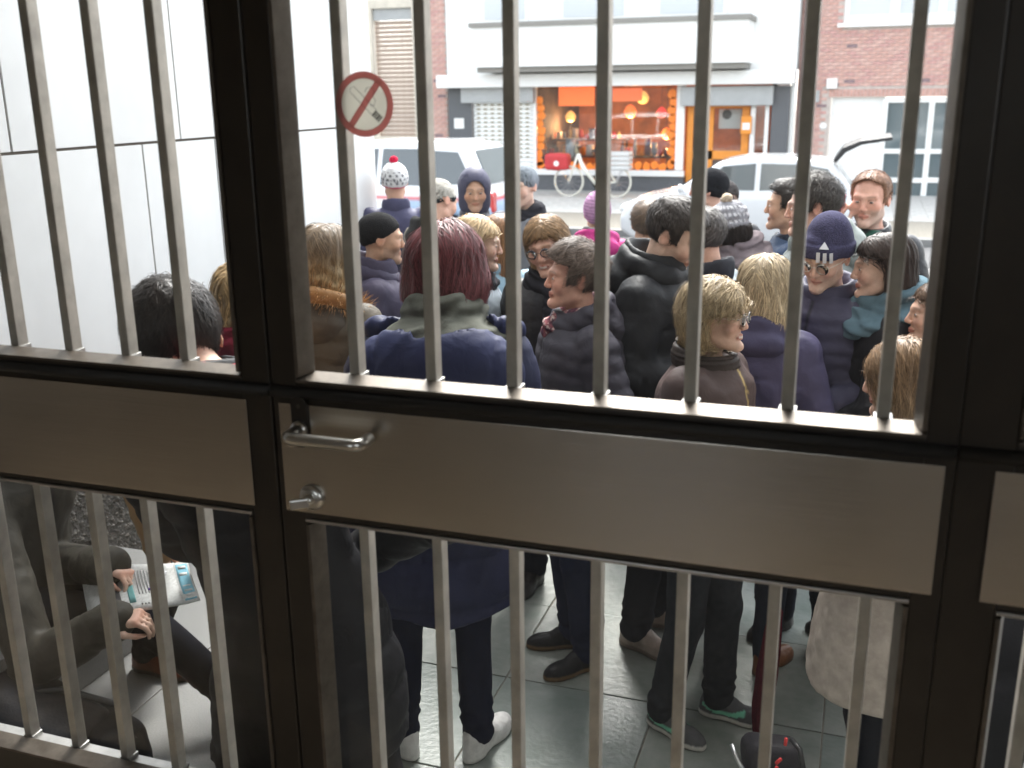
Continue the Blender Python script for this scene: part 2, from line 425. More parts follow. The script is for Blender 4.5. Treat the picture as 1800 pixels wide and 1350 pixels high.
SHOES = {}
def shoe_mesh(style, up, sole, acc, res):
    key = (style, up, sole, acc)
    if key in SHOES: return SHOES[key]
    def fn(p):
        sl = smax(smin(ell(p, (0, -.115, .0), (.047, .085, .2)), ell(p, (0, .02, 0), (.037, .06, .2)), .05), np.abs(p[:, 2]-.014)-.014, .006)
        uf = smin(ell(p, (0, -.11, .024), (.044, .088, .042)), ell(p, (0, .015, .04), (.036, .062, .06)), .03)
        uf = smin(uf, caps(p, (0, -.05, .06), (0, .02, .085), .033, .038), .03)
        if style in ('boot', 'heel'): uf = smin(uf, caps(p, (0, .02, .08), (0, .025, .22), .045, .055), .03)
        uf = smax(uf, -(p[:, 2]-.018), .004)
        for k in range(4):
            if style != 'slip' : uf = smin(uf, caps(p, (-.022, -.085+.024*k, .066+.008*k), (.022, -.085+.024*k, .066+.008*k), .0035), .004)
        return np.minimum(uf, sl)
    def cf(V):
        c = np.repeat(A(*up)[None], len(V), 0); c = lerpc(c, (V[:, 2] < .024).astype(f32), sole)
        if style == 'trainer':       # curved tick along the side
            t = np.clip((-.02-V[:, 1]+.05)/.12, 0, 1); zc = .072-.055*t+.06*t*t; yy = V[:, 1]
            m = (np.abs(V[:, 2]-(.038+.9*(yy+.03)**2*3+.12*np.clip(-.02-yy, 0, 1)*0)) < .0095-.06*np.clip(yy+.01, 0, .1)) & (yy > -.11) & (yy < .06) & (np.abs(V[:, 0]) > .02)
            c = lerpc(c, m.astype(f32), acc)
        return c
    V, F = surfnet(fn, axis(-.07, .07, res), axis(-.22, .11, res), axis(-.01, .3, res))
    o = npmesh('shoe', V, F, M_LEATHER if style != 'trainer' else M_WOOL, None, cf(V)); me = o.data; bpy.data.objects.remove(o)
    SHOES[key] = me
    return me

EYES = {}
def eye_mesh(iris):
    if iris in EYES: return EYES[iris]
    mb = MB(); mb.lathe([(1e-6, -1), (.28, -.96), (.55, -.83), (.8, -.6), (1, 0), (.8, .6), (1e-6, 1)], n=16, axis='y')
    me = mb.mesh('eye'); V = np.array([v.co[:] for v in me.vertices], f32)
    ca = me.color_attributes.new('Col', 'FLOAT_COLOR', 'POINT'); r = np.hypot(V[:, 0], V[:, 2]); c = np.ones((len(V), 4), f32); c[:, :3] = (.42, .37, .34)
    c[(r < .6) & (V[:, 1] < 0), :3] = iris; c[(r < .3) & (V[:, 1] < 0), :3] = .01
    ca.data.foreach_set('color', c.ravel()); me.materials.append(M_EYE); me.polygons.foreach_set('use_smooth', [True]*len(me.polygons))
    EYES[iris] = me
    return me

def hair_sdf(style, o):
    """returns fn(q) in head coordinates, the combing field and extents"""
    v = o.get('vol', 0.0)
    def cap(q, k): return ell(q, (0, .014, .034), (.079+k, .100+k, .087+k))
    nz = Wob(o.get('seed', 1), 45, 4)
    def streak(q):
        az = np.arctan2(q[:, 0], q[:, 1]+.001); return .0022*np.sin(az*26+6*q[:, 2]*8+3*nz(q))+.0035*nz(q*.8)
    if style == 'short':
        def fn(q):
            ax = q.copy(); ax[:, 0] = np.abs(ax[:, 0])
            y, z = q[:, 1], q[:, 2]; hz = .078+o.get('hl', 0.0)
            d = cap(q, 0)-(.008+v*.5)*np.clip((z+.09)/.15, .3, 1); d = smin(d, ell(q, (o.get('part', 0)*.02, -.006, .070+v*.5), (.064, .080, .045+v)), .03)
            s = .45*(y+.066)+.89*(z-hz-.006*np.cos(ax[:, 0]*55))
            s = np.maximum(s, np.minimum(y-.032, z+.072)); s = np.maximum(s, np.minimum(np.minimum(y+.032, .004-y), z+.008)); s = np.maximum(s, np.minimum(y+.02, z-.034))
            d = smax(d, -s, .008); d = smax(d, -ell(ax, (.086, .014, -.002), (.020, .022, .034)), .006)
            return d+.0025*(1+14*v)*nz(q*1.6)+.0012*np.sin(np.arctan2(q[:, 0], q[:, 1]+.001)*40+5*nz(q))
        cr = A(0, .075, .10)
        def field(q): f = q-cr; f[:, 2] *= .7; f[:, 1] -= .03*o.get('fwdcomb', 1); return f*8
        ext = (.15, .16, .19, .13)
    else:
        bl = o.get('len', .13); fc = o.get('face', 1.0); wd = o.get('wid', 1.0); back = o.get('back', 0)
        def fn(q):
            ax = q.copy(); ax[:, 0] = np.abs(ax[:, 0])
            d = cap(q, .014+v)
            d = smin(d, ell(q, (0, .022, -.045), (.094*wd+v, .094+v, .115)), .04)
            if bl > .15:
                d = smin(d, caps(ax, (.045*wd, .05, -.08), (.06*wd, .07+back, -bl+.04), .058, .05), .05)
                d = smin(d, ell(q, (0, .07+back*.5, -.06-bl*.35), (.10*wd, .055, bl*.6)), .04)
                if o.get('front'): d = smin(d, caps(ax, (.07, -.02, -.07), (.085, -.06, -bl+.05), .034, .03), .03)
            d = smax(d, -ell(ax, (.0, -.115, -.035), (.056*fc, .088, .088)), .018)
            d = smax(d, -ell(q, (.0, -.06, -.14), (.062, .075, .07)), .02)
            cut = q[:, 2]+bl+.006*np.sin(np.arctan2(q[:, 0], q[:, 1])*17)+.01*nz(q*.7)
            d = smax(d, -cut, .012)
            if o.get('part') is not None:
                d = d+.006*np.exp(-((q[:, 0]-o['part']*.02)/.008)**2)*(q[:, 2] > .06)*(q[:, 1] < .06)
            wv = o.get('wave', 0)
            if wv: d = d+wv*np.sin(q[:, 2]*110+2.5*np.sin(np.arctan2(q[:, 0], q[:, 1])*5))*np.clip((.06-q[:, 2])*12, 0, 1)
            if o.get('keep'): d = smax(d, -np.maximum(q[:, 1]-o['keep'][0], q[:, 2]-o['keep'][1]-.25*q[:, 0]*o.get('sweep', 0)), .012)
            if o.get('under') is not None: d = smax(d, q[:, 2]-(o['under']-.35*q[:, 1]), .006)
            if o.get('ear'): d = smax(d, -ell(ax, (.098, .004, -.012), (.036, .034, .044)), .015)
            az = np.arctan2(q[:, 0], q[:, 1]+.02)
            return d+streak(q)*1.3+.0045*np.abs(np.sin(az*7+4*nz(q*.5)+9*q[:, 2]))*np.clip((.09-q[:, 2])*10, 0, 1)
        pt = o.get('part', 0) or 0
        def field(q):
            f = np.empty_like(q); up = np.clip((q[:, 2]-.0)/.1, 0, 1)
            f[:, 0] = np.sign(q[:, 0]-pt*.02)*.9*up; f[:, 1] = (.35 if q is not None else 0)*up+.1; f[:, 2] = -1.0
            wv = o.get('wave', 0)
            if wv: f[:, 0] += 45*wv*np.sin(q[:, 2]*70+q[:, 1]*60+q[:, 0]*40); f[:, 1] += 45*wv*np.cos(q[:, 2]*75+q[:, 0]*50)
            return f
        ext = (.2, .2+back, .19, bl+.04)
    return fn, field, ext

def person(sp):
    """sp: px, py = crown of the head in the photograph, dist = metres along the floor plan from the camera,
    a = facing (0 = to camera, 90 = picture right, 180 = away), head=(yaw, pitch, tilt) relative to the body"""
    g = np.random.RandomState(sp.get('seed', 1)); sd = sp.get('seed', 1)
    fem = sp.get('fem', False); near = sp.get('near', False); mid = sp['dist'] < 4.6
    hy, hp, ht = [rad(t) for t in sp.get('head', (0, 0, 0))]
    lean = Vector(sp.get('lean', (0, 0, 0)))                         # shoulders' shift in body space
    dz = sp.get('dz', 0.0)                                           # pelvis drop when seated
    up = Vector((0, 0, dz))
    Rh = rot3(hy, hp, ht)
    nk = Vector((0, .02, 1.545+sp.get('neck', 0)))+lean*1.15+up
    hd = np.array(nk)+Rh@np.array((0, -.035, .088))
    topz = hd[2]+.117+sp.get('crown', .012)
    # ---- where it stands
    v = ray(sp['px'], sp['py']); hdist = math.hypot(v.x, v.y); t = sp['dist']/hdist
    top = Vector((v.x*t, v.y*t, CAM_H+v.z*t))
    gz = sp.get('gz', 0.0 if top.y < 6.35 else -.12)
    s = (top.z-gz)/topz
    if 'H' in sp: s = sp['H']/1.75
    phi = math.atan2(top.x, top.y); rz = rad(sp['a'])-phi
    if 'rz' in sp: rz = rad(sp['rz'])
    off = Matrix.Rotation(rz, 3, 'Z') @ Vector((hd[0], hd[1], 0))*s
    loc = Vector((top.x-off.x, top.y-off.y, gz))
    if 'loc' in sp: loc = Vector(sp['loc'])
    root = empty('person', loc, rz, s)
    tag(root, sp['label'], 'person', sp.get('group', 'people waiting outside the glazed doors'))
    toL = (Matrix.Translation(loc) @ Matrix.Rotation(rz, 4, 'Z') @ Matrix.Scale(s, 4)).inverted()
    # ---- joints
    def at_l(z): return lean*np.clip((z-.95)/.47, 0, 1.2)
    arms = {}
    sw = sp.get('sw', .93 if fem else 1.0)
    for side, k in ((1, 'L'), (-1, 'R')):
        po = sp.get('arm'+k, sp.get('arms', 'down'))
        if isinstance(po, str): e, w = POSE[po]; e = Vector((e[0]*side*sw, e[1], e[2]))+lean*.6; w = Vector((w[0]*side, w[1], w[2]))+lean*.5
        else: e, w = Vector(po[0]), Vector(po[1])
        if sp.get('worldarms'): e = toL @ e; w = toL @ w
        else: e = e+up; w = w+up
        arms[side] = (Vector((.168*side*sw, .012, 1.405))+lean+up, e, w)
    legs = {}
    for side in (1, -1):
        kf = sp.get('legs', {}).get(side)
        hip = Vector((.088*side, .0, .90))+up
        if kf: kn, an = [toL @ Vector(q) for q in kf]
        else:
            sx = sp.get('stance', .10)*side; fy = sp.get('step', .0)*side
            kn = Vector((.6*sx+.035*side, -.02+fy*.5, .49)); an = Vector((sx, .02+fy, .085))
        legs[side] = (hip, kn, an)
    hands = sp.get('hands', {})                                      # side -> (finger direction, back-of-hand direction, curl) in world or body axes
    HR = {}
    for side, (fd, bk, cu) in hands.items():
        if sp.get('worldarms'):
            r3 = Matrix.Rotation(-rz, 3, 'Z'); fd = r3 @ Vector(fd); bk = r3 @ Vector(bk)
        HR[side] = (frame(fd, bk), cu)
        if side == 1: pass
    skin = sp.get('skin', (.52, .31, .22)); hairc = sp.get('hairc', (.06, .04, .03))
    nkb = Vector((0, .022, 1.43))+lean+up; chest = Vector((0, .01, 1.25))+lean*.65+up; pel = Vector((0, .01, .95))+up
    # ---- body: one continuous surface, skin
    def body(p):
        d = np.full(len(p), 9., f32)
        d = smin(caps(p, nkb, chest, .08, .105), caps(p, chest, pel, .105, .11), .05)
        d = smin(d, caps(p, (.1*sw+nkb.x, nkb.y, nkb.z-.04), (-.1*sw+nkb.x, nkb.y, nkb.z-.04), .06), .05)
        for side in (1, -1):
            a, e, w = arms[side]
            d = smin(d, caps(p, a, e, .047, .036), .03); d = smin(d, caps(p, e, w, .036, .026), .012)
            if side in HR: d = smin(d, hand_sdf(p, w, *HR[side]), .012)
            else:
                dr = (w-e).normalized(); d = smin(d, caps(p, w, w+dr*.09, .03, .03), .012); d = smin(d, caps(p, w+dr*.09, w+dr*.16, .026, .016), .01)
            h, kn, an = legs[side]
            d = smin(d, caps(p, h, kn, .078, .05), .03); d = smin(d, caps(p, kn, an, .05, .036), .012)
            d = smin(d, caps(p, an+Vector((0, 0, -.03)), an+Vector((0, -.05, -.045)), .028, .022), .01)
        hm = ln(p-A(*hd)) < .26
        if hm.any():
            ph = p[hm]; dn = caps(ph, np.array(hd)+Rh@np.array((0, .018, -.05)), np.array(nkb)+np.array((0, .0, .0)), .051 if not fem else .045, .06 if not fem else .053)
            d[hm] = smin(smin(d[hm], dn, .03), head_sdf((ph-A(*hd))@Rh, fem), .022)
        return d
    res = (.0056 if near else (.0068 if mid else .009)) if not sp.get('faceaway') else .0105
    fx = [(hd[0]-.105, hd[0]+.105, res)]; fy_ = [(hd[1]-.135, hd[1]+.135, res)]; fz = [(hd[2]-.14, hd[2]+.13, res)]
    for side in HR:
        w = np.array(arms[side][2]); c = w+HR[side][0][:, 1]*.08
        for L, i in ((fx, 0), (fy_, 1), (fz, 2)): L.append((c[i]-.1, c[i]+.1, .0062))
    pts = np.array([q[:] for sd_ in (1, -1) for q in (*arms[sd_], *legs[sd_])]+[hd]); lo = pts.min(0)-.26; hi = pts.max(0)+.26
    hi[2] = max(hi[2], hd[2]+.15); lo[2] = min(lo[2], -.02) if not sp.get('legs') else lo[2]
    def bcol(V):
        q = (V-A(*hd))@Rh; c = head_color(q, skin, hairc, sp); far = ln(q) > .2
        c[far] = A(*skin)
        for side in HR:
            qh = (V-A(*arms[side][2]))@HR[side][0]; m = (ln(qh-A(0, .08, 0)) < .12)
            kn_ = np.exp(-((qh[:, 1]-.088)/.012)**2)+np.clip((qh[:, 1]-.13)*18, 0, 1)
            c = lerpc(c, m*kn_*.5, (skin[0]*1.0, skin[1]*.7, skin[2]*.65))
        return c
    sdf_obj('body', body, lo, hi, .042, M_SKIN, root, bcol, (fx, fy_, fz), cull=1.8)
    # ---- eyes
    if sp.get('eyes', True) and not sp.get('faceaway'):
        for sx in (-1, 1):
            pe = np.array(hd)+Rh@np.array((.031*sx, -.0838, .0026)); linked('eye', eye_mesh(sp.get('iris', (.05, .03, .02))), pe, root, (.0115, .0078, .0056), Matrix(Rh.tolist()).to_euler())
    # ---- hair
    if sp.get('hair'):
        hstyle, ho = sp['hair']; fnq, field, ext = hair_sdf(hstyle, dict(ho, seed=sd))
        hres = .0075 if near else (.0085 if mid else .011)
        V, F = surfnet(fnq, axis(-ext[0], ext[0], hres), axis(-.16, ext[1], hres), axis(-ext[3], ext[2], hres))
        tipc = ho.get('tip')
        def hcol(V, c0):
            g2 = Wob(sd+5, 90, 4)(V); c = np.repeat(A(*c0)[None], len(V), 0)*(1+.35*g2[:, None])
            if tipc: c = lerpc(c, np.clip((ho.get('tipz', .02)-V[:, 2])/.12, 0, 1), tipc)
            return c
        ho_ = npmesh('hair', V@Rh.T.astype(f32)+A(*hd), F, M_HAIR, root, np.clip(hcol(V, tuple(.72*x for x in hairc)), 0.002, 1))
        ns = ho.get('n', 2900 if near else (1300 if mid else 550)); seg = 6
        gs = np.random.RandomState(sd+3)
        so_ = strands('strand', fnq, field, V, ns, seg, ho.get('step', .0065 if hstyle == 'short' else .026), .0030 if near else .0046, hairc, ho.get('var', .28), sd+9, M_HAIR, ho_, lift=ho.get('lift', .004), jitter=ho.get('jit', .22), gravity=ho.get('grav', .15 if hstyle != 'short' else .0))
        so_['kind'] = 'stuff'
        me = so_.data; co = np.empty(len(me.vertices)*3, f32); me.vertices.foreach_get('co', co); co = co.reshape(-1, 3)
        if tipc:
            cc = np.empty(len(me.vertices)*4, f32); me.color_attributes['Col'].data.foreach_get('color', cc); cc = cc.reshape(-1, 4)
            k = np.clip((ho.get('tipz', .02)-co[:, 2])/.12, 0, 1)[:, None]; lum = cc[:, :3].mean(1, keepdims=True)/max(sum(hairc)/3, 1e-4)
            cc[:, :3] = cc[:, :3]*(1-k)+A(*tipc)*lum*k; me.color_attributes['Col'].data.foreach_set('color', cc.ravel())
        me.vertices.foreach_set('co', (co@Rh.T.astype(f32)+A(*hd)).ravel()); me.update()
    # ---- hat
    if sp.get('hat'): hat(sp, root, Rh, hd, near, mid)
    # ---- spectacles
    if sp.get('glasses'):
        mb = MB(); rnd = sp['glasses'] == 'metal'
        for sx in (-1, 1):
            mb.tube([(sx*.033+.024*math.cos(t), -.1095+.006*abs(math.cos(t))*(1 if math.cos(t)*sx > 0 else 0), .002+(.018 if rnd else .016)*math.sin(t)) for t in np.linspace(0, 6.283, 15)[:-1]], .0011 if rnd else .0021, 6, closed=True)
            mb.tube([(sx*.056, -.104, .008), (sx*.079, -.05, .011), (sx*.084, .01, .008)], .0011 if rnd else .002, 6)
        mb.tube([(-.01, -.111, .004), (0, -.1125, .008), (.01, -.111, .004)], .0012, 6)
        go = mb.build('spectacles', M_METAL if rnd else M_PLASTIC, root, smooth=True); go.matrix_local = Matrix.Translation(Vector(hd)) @ Matrix(Rh.tolist()).to_4x4()
        ml = MB()
        for sx in (-1, 1): ml.lathe([(1e-6, -.1102), (.0232, -.1092), (.0232, -.1086), (1e-6, -.1094)], (sx*.033, 0, .002), 16, 'y')
        lo_ = ml.build('lens', M_LENS, go, smooth=True); lo_['kind'] = 'stuff'
    # ---- coat
    ct = sp['coat']; cm = {'nylon': M_NYLON, 'wool': M_WOOL, 'leather': M_LEATHER}[ct.get('mat', 'nylon')]
    bulk = ct.get('bulk', .012); hem = ct.get('hem', .82); qp = ct.get('quilt', 0); qa = ct.get('qa', .009); dia = ct.get('diamond', 0)
    cw = Wob(sd+20, 24, 5); cw2 = Wob(sd+21, 60, 4); ca_ = ct.get('crease', .006)
    pz = A(.35, .6, .78, .92, 1.05, 1.18, 1.28, 1.36, 1.405, 1.435, 1.46, 1.49, 1.53)
    px_ = A(.25, .24, .225, .195, .172, .182, .195, .196, .178, .135, .095, .075, .068)*(.95 if fem else 1.0)+bulk
    py_ = A(.20, .19, .175, .155, .132, .138, .144, .136, .122, .105, .088, .078, .072)+bulk*1.1
    px_ = px_*ct.get('w', 1); py_ = py_*ct.get('w', 1)
    if ct.get('flare'): px_[:4] *= 1+ct['flare']; py_[:4] *= 1+ct['flare']
    cuff = ct.get('cuff', .0)
    def coatf(p):
        z = p[:, 2]-dz; k = np.clip((z-.95)/.47, 0, 1.15)
        x = p[:, 0]-lean.x*k; y = p[:, 1]-.012-lean.y*k
        rx = np.interp(z, pz, px_).astype(f32); ry = np.interp(z, pz, py_).astype(f32)
        e = 2.3; rr = (np.abs(x/rx)**e+np.abs(y/ry)**e)**(1/e)
        d = (rr-1)*np.minimum(rx, ry)*.9
        if qp: d = d-quilt(z+.004*np.sin(x*35)+.003*np.sin(y*50), qp, qa)*np.clip((1.46-z)*12, 0, 1)
        if dia:
            azx = np.arctan2(x, y)*.2
            d = d-.5*(quilt(z+azx, dia, qa)+quilt(z-azx, dia, qa))
        d = d+ca_*cw(p)*1.0+ca_*.8*(np.abs(cw2(p*A(1, 1, .55)+cw(p)[:, None]*.01))-.3)
        if not qp and not dia:          # yoke seam, pocket line, side seams
            sm_ = lambda u, w: np.exp(-(u/w)**2)
            d = d+.0045*sm_(z-1.30-.02*np.cos(x*9), .006)+.004*sm_(z-hem-.045, .006)+.003*sm_(y, .007)+.003*sm_(np.abs(x)-.085, .006)*(y < 0)*(z < 1.05)
        d = smax(d, (hem+.01*np.sin(x*20)-z), .02); d = smax(d, z-1.50, .02)
        zf = np.exp(-(x/.007)**2)*(y < 0)*ct.get('zip', 1)
        d = d+.004*zf
        for side in (1, -1):
            a, ee, w = arms[side]
            ab = (w-ee).normalized(); we = w-ab*cuff
            r1, h1, L1 = capsh(p, a, ee); r2, h2, L2 = capsh(p, ee, we)
            da = r1-(.066+bulk*.8-.010*h1/L1); db = r2-(.057+bulk*.7-.012*h2/L2)
            if qp: da = da-quilt(h1, qp, qa*.9); db = db-quilt(h2+.02, qp, qa*.9)
            cr = np.exp(-((r1*0+ln(p-A(*ee)))/.09)**2)
            arm = smin(da, db, .03)+cr*.006*np.sin((h1-h2)*170+2*cw(p))+ca_*.7*cw(p*1.2)+ca_*.8*(np.abs(cw2(p))-.3)
            arm = arm+.0045*np.exp(-((h1-.055)/.007)**2)+.004*np.exp(-((h2-L2+.045)/.007)**2)
            d = smin(d, arm, .022 if not qp else .014)
        return d
    def ccol(V):
        c = np.repeat(A(*ct['col'])[None], len(V), 0)*CLOTH*(1+.08*cw(V)[:, None]); z = V[:, 2]-dz
        if ct.get('col2'):                                          # yoke or lower part in a second colour
            c = lerpc(c, ((z < ct.get('c2z', 1.2))).astype(f32), ct['col2'])
        x = V[:, 0]-lean.x*np.clip((z-.95)/.47, 0, 1)
        if ct.get('zip', 1): c = lerpc(c, ((np.abs(x) < .006) & (V[:, 1] < lean.y)).astype(f32)*.8, ct.get('zipc', (.01, .01, .012)))
        if ct.get('open'):                                          # open front: darker garment between the coat edges
            c = lerpc(c, ((np.abs(x) < ct['open'][0]*np.clip((z-.9)/.5+.3, .2, 1)) & (V[:, 1] < lean.y-.05) & (z > .85)).astype(f32), ct['open'][1])
        return c
    cres = .0122 if near else (.0155 if mid else .022)
    clo = pts.min(0)-.14; chi = pts.max(0)+.14; clo[2] = min(hem+dz-.03, arms[1][2].z-.08, arms[-1][2].z-.08, arms[1][1].z-.1, arms[-1][1].z-.1); chi[2] = max(1.54+dz, arms[1][2].z+.08, arms[-1][2].z+.08)
    clo[:2] = np.minimum(clo[:2], (-.32+min(lean.x, 0), -.28+min(lean.y, 0))); chi[:2] = np.maximum(chi[:2], (.32+max(lean.x, 0), .28+max(lean.y, 0)))
    co_ = sdf_obj(ct.get('name', 'coat'), coatf, clo, chi, cres, cm, root, ccol, cull=2.6)
    # ---- collar, hood, scarf
    L = lean; zc = dz
    def ring(p, z0, a, b, r, th, sd_=0, tiltb=.0, wob=.004):
        x = p[:, 0]-L.x*1.1; y = p[:, 1]-.018-L.y*1.1; k = np.sqrt((x/a)**2+(y/b)**2); dr = (k-1)*min(a, b); zz = p[:, 2]-zc-z0-tiltb*y
        return np.maximum(np.sqrt((dr/r)**2+(zz/th)**2+1e-9)-1, -1)*min(r, th)*.9+wob*cw(p*1.3)
    if ct.get('collar', True):
        hgt = ct.get('collarh', .035)
        cg = ct.get('collarc', ct['col']); fl = ct.get('collarw', .078)
        def colf(p):
            d = ring(p, 1.462+hgt*.3, fl, fl+.006, .013+bulk*.35, hgt*.65+.02, tiltb=.22)
            if ct.get('ribcollar'): d = d-.003*np.sin(p[:, 2]*330)
            return smax(d, -(p[:, 1]-L.y*1.1+.085-.4*np.abs(p[:, 0]-L.x*1.1)), .01) if ct.get('opencollar') else d
        sdf_obj('collar', colf, (L.x-.16, L.y-.16, 1.38+zc), (L.x+.17, L.y+.19, 1.64+zc), .008 if near else .012, cm, root, lambda V: np.repeat(A(*cg)[None], len(V), 0)*CLOTH*(1+.1*cw2(V)[:, None]))
    hdm = sp.get('hood')
    if hdm:
        hk, hc = hdm[0], hdm[1]; ho2 = hdm[2] if len(hdm) > 2 else {}
        if hk == 'up':
            def hf(p):
                q = (p-A(*hd))@Rh; ax = q.copy(); ax[:, 0] = np.abs(ax[:, 0])
                o_ = smin(ell(q, (0, .02, .03), (.102, .125, .112)), ell(q, (0, .03, -.08), (.098, .10, .09)), .05)
                d = np.abs(o_+.008)-.008
                d = smax(d, -ell(q, (0, -.14, -.02), (.070, .115, .108)), .012)
                return d+.004*cw(p)
            sdf_obj('hood', hf, hd-.2, hd+.2, .008, cm, root, hc)
        else:
            sx_, sy_, sz_ = ho2.get('size', (.13, .075, .10)); yc = ho2.get('y', .115); zz0 = ho2.get('z', 1.43)
            def hf(p):
                q = p-A(L.x*1.05, L.y*1.05, zc)
                d = ell(q, (0, yc, zz0), (sx_, sy_, sz_))
                d = smin(d, ring(p, zz0+sz_*.55, sx_*.72, .095, .034, .045, tiltb=.35), .022)
                op = ell(q, (0, yc-.055, zz0+sz_*.72), (sx_*.62, sy_*.9, sz_*.55)); d = smax(d, -op, .02)
                if ho2.get('seam'):
                    for xs_ in (-.33, .33): d = d+.007*np.exp(-((q[:, 0]-xs_*sx_*2)/.007)**2)
                if ho2.get('quilt'): d = d-quilt(q[:, 2]+q[:, 1]*.6, ho2['quilt'], .008)
                return d+.006*cw(p)+.006*(np.abs(cw2(p))-.3)
            hfo = sdf_obj('hood', hf, (L.x-.32, L.y-.14, 1.15+zc), (L.x+.32, L.y+.32, 1.68+zc), .0115 if near else .016, cm, root, lambda V: np.repeat(A(*hc)[None], len(V), 0)*CLOTH*(1+.12*cw2(V)[:, None]))
            if ho2.get('fur'):
                def ff(p): return np.abs(ring(p, zz0+sz_*.75, sx_*.85, .12, .03, .04, tiltb=.5, wob=.002))-.002
                V, F = surfnet(lambda p: ring(p, zz0+sz_*.75, sx_*.9, .125, .028, .034, tiltb=.5), axis(L.x-.25, L.x+.25, .012), axis(L.y-.25, L.y+.3, .012), axis(1.3+zc, 1.65+zc, .012))
                fo = npmesh('fur_trim', V, F, M_HAIR, root, np.repeat(A(*ho2['fur'])[None], len(V), 0))
                gf = np.random.RandomState(sd); 
                ffn = lambda p: ring(p, zz0+sz_*.75, sx_*.9, .125, .028, .034, tiltb=.5)
                st_ = strands('fur', ffn, lambda q: gf.normal(size=q.shape).astype(f32)*.6+A(0, .5, .3)+gradn(ffn, q)*3, V, 3000, 4, .011, .003, ho2['fur'], .4, sd, M_HAIR, fo, lift=.02, gravity=1.0); st_['kind'] = 'stuff'
    if sp.get('scarf'):
        sc_, so2 = sp['scarf'][0], (sp['scarf'][1] if len(sp['scarf']) > 1 else {})
        a_ = so2.get('w', .088); r_ = so2.get('r', .036); z0 = so2.get('z', 1.475)
        sw_ = Wob(sd+40, 32, 5)
        def sf(p):
            d = ring(p, z0, a_, a_+.008, r_, r_*.95, tiltb=.2, wob=.008)
            d = smin(d, ring(p, z0+r_*1.15, a_-.012, a_-.004, r_*.8, r_*.75, tiltb=.3, wob=.008), .012)
            if so2.get('knot'): d = smin(d, ell(p, (L.x+so2['knot'][0], L.y-.105, z0-.04+zc), (.04, .032, .05)), .02)
            if so2.get('hang'): d = smin(d, caps(p, (L.x+.03, L.y-.12, z0-.02+zc), (L.x+.035, L.y-.165, z0-.3+zc), .042, .05), .03)
            if so2.get('cowl'): d = smin(d, ring(p, z0-.03, a_+.045, a_+.05, r_*1.2, r_*.9, tiltb=.25, wob=.01), .02)
            fold = .004*np.sin((p[:, 2]*1.0+.35*p[:, 0]+.02*sw_(p))*150)
            return d+.008*sw_(p)+fold
        def scol(V):
            c = np.repeat(A(*sc_)[None], len(V), 0)*(1+.18*sw_(V*1.5)[:, None])
            if so2.get('plaid'):
                az = np.arctan2(V[:, 0]-L.x, V[:, 1]-L.y)*.1; w_ = V[:, 2]+.4*V[:, 0]
                m = (np.sin(az*210) > .55).astype(f32)*.6+(np.sin(w_*210) > .55)*.6; c = lerpc(c, m*.8, so2['plaid'])
                m2 = ((np.sin(az*210+1.2) > .985) | (np.sin(w_*210+1.2) > .97)).astype(f32); c = lerpc(c, m2*.8, (.6, .5, .45))
            return np.clip(c, .003, 1)
        sdf_obj('scarf', sf, (L.x-.22, L.y-.26, z0-.38+zc if so2.get('hang') else z0-.14+zc), (L.x+.22, L.y+.24, z0+.16+zc), .0085 if near else .011, M_WOOL, root, scol)
    # ---- trousers
    tc_ = sp.get('trousers', (.018, .02, .03)); tw = Wob(sd+60, 30, 5); slim = sp.get('slim', 0)
    def tf(p):
        d = caps(p, pel+Vector((.05, 0, -.02)), pel+Vector((-.05, 0, -.02)), .125)
        for side in (1, -1):
            h, kn, an = legs[side]
            r1, h1, L1 = capsh(p, h, kn); r2, h2, L2 = capsh(p, kn, an+Vector((0, 0, .01)))
            da = r1-(.098-slim-.03*h1/L1); db = r2-(.068-slim*.7-.006*h2/L2)
            leg = smin(da, db, .03)+.006*np.clip((h2/L2-.55)*3, 0, 1)*np.sin(h2*120+3*tw(p))+.005*tw(p)
            leg = smax(leg, -(p[:, 2]-(an.z-.055)), .008)
            d = smin(d, leg, .015)
        return smax(d, p[:, 2]-(1.02+dz), .02)
    lp = np.array([q[:] for sd_ in (1, -1) for q in legs[sd_]]); lo = lp.min(0)-.17; hi = lp.max(0)+.17
    sdf_obj('trousers', tf, lo, hi, .0145 if sp.get('legsvis') else .034, M_DENIM if sp.get('jeans') else M_WOOL, root, lambda V: np.repeat(A(*tc_)[None], len(V), 0)*(1+.2*tw(V)[:, None]))
    # ---- shoes
    ss = sp.get('shoes', ('lace', (.015, .013, .012), (.02, .018, .016), (.1, .1, .1)))
    me = shoe_mesh(*ss, .0085 if sp.get('legsvis') else .015)
    for side in (1, -1):
        an = legs[side][2]; to = sp.get('toe', {1: 12, -1: -12})[side]
        linked('shoe', me, (an.x, an.y-.005, an.z-.085), root, None, (sp.get('footpitch', 0), 0, rad(to)))
    sp['_'] = (root, Rh, hd, arms, HR, toL, cm)
    return root

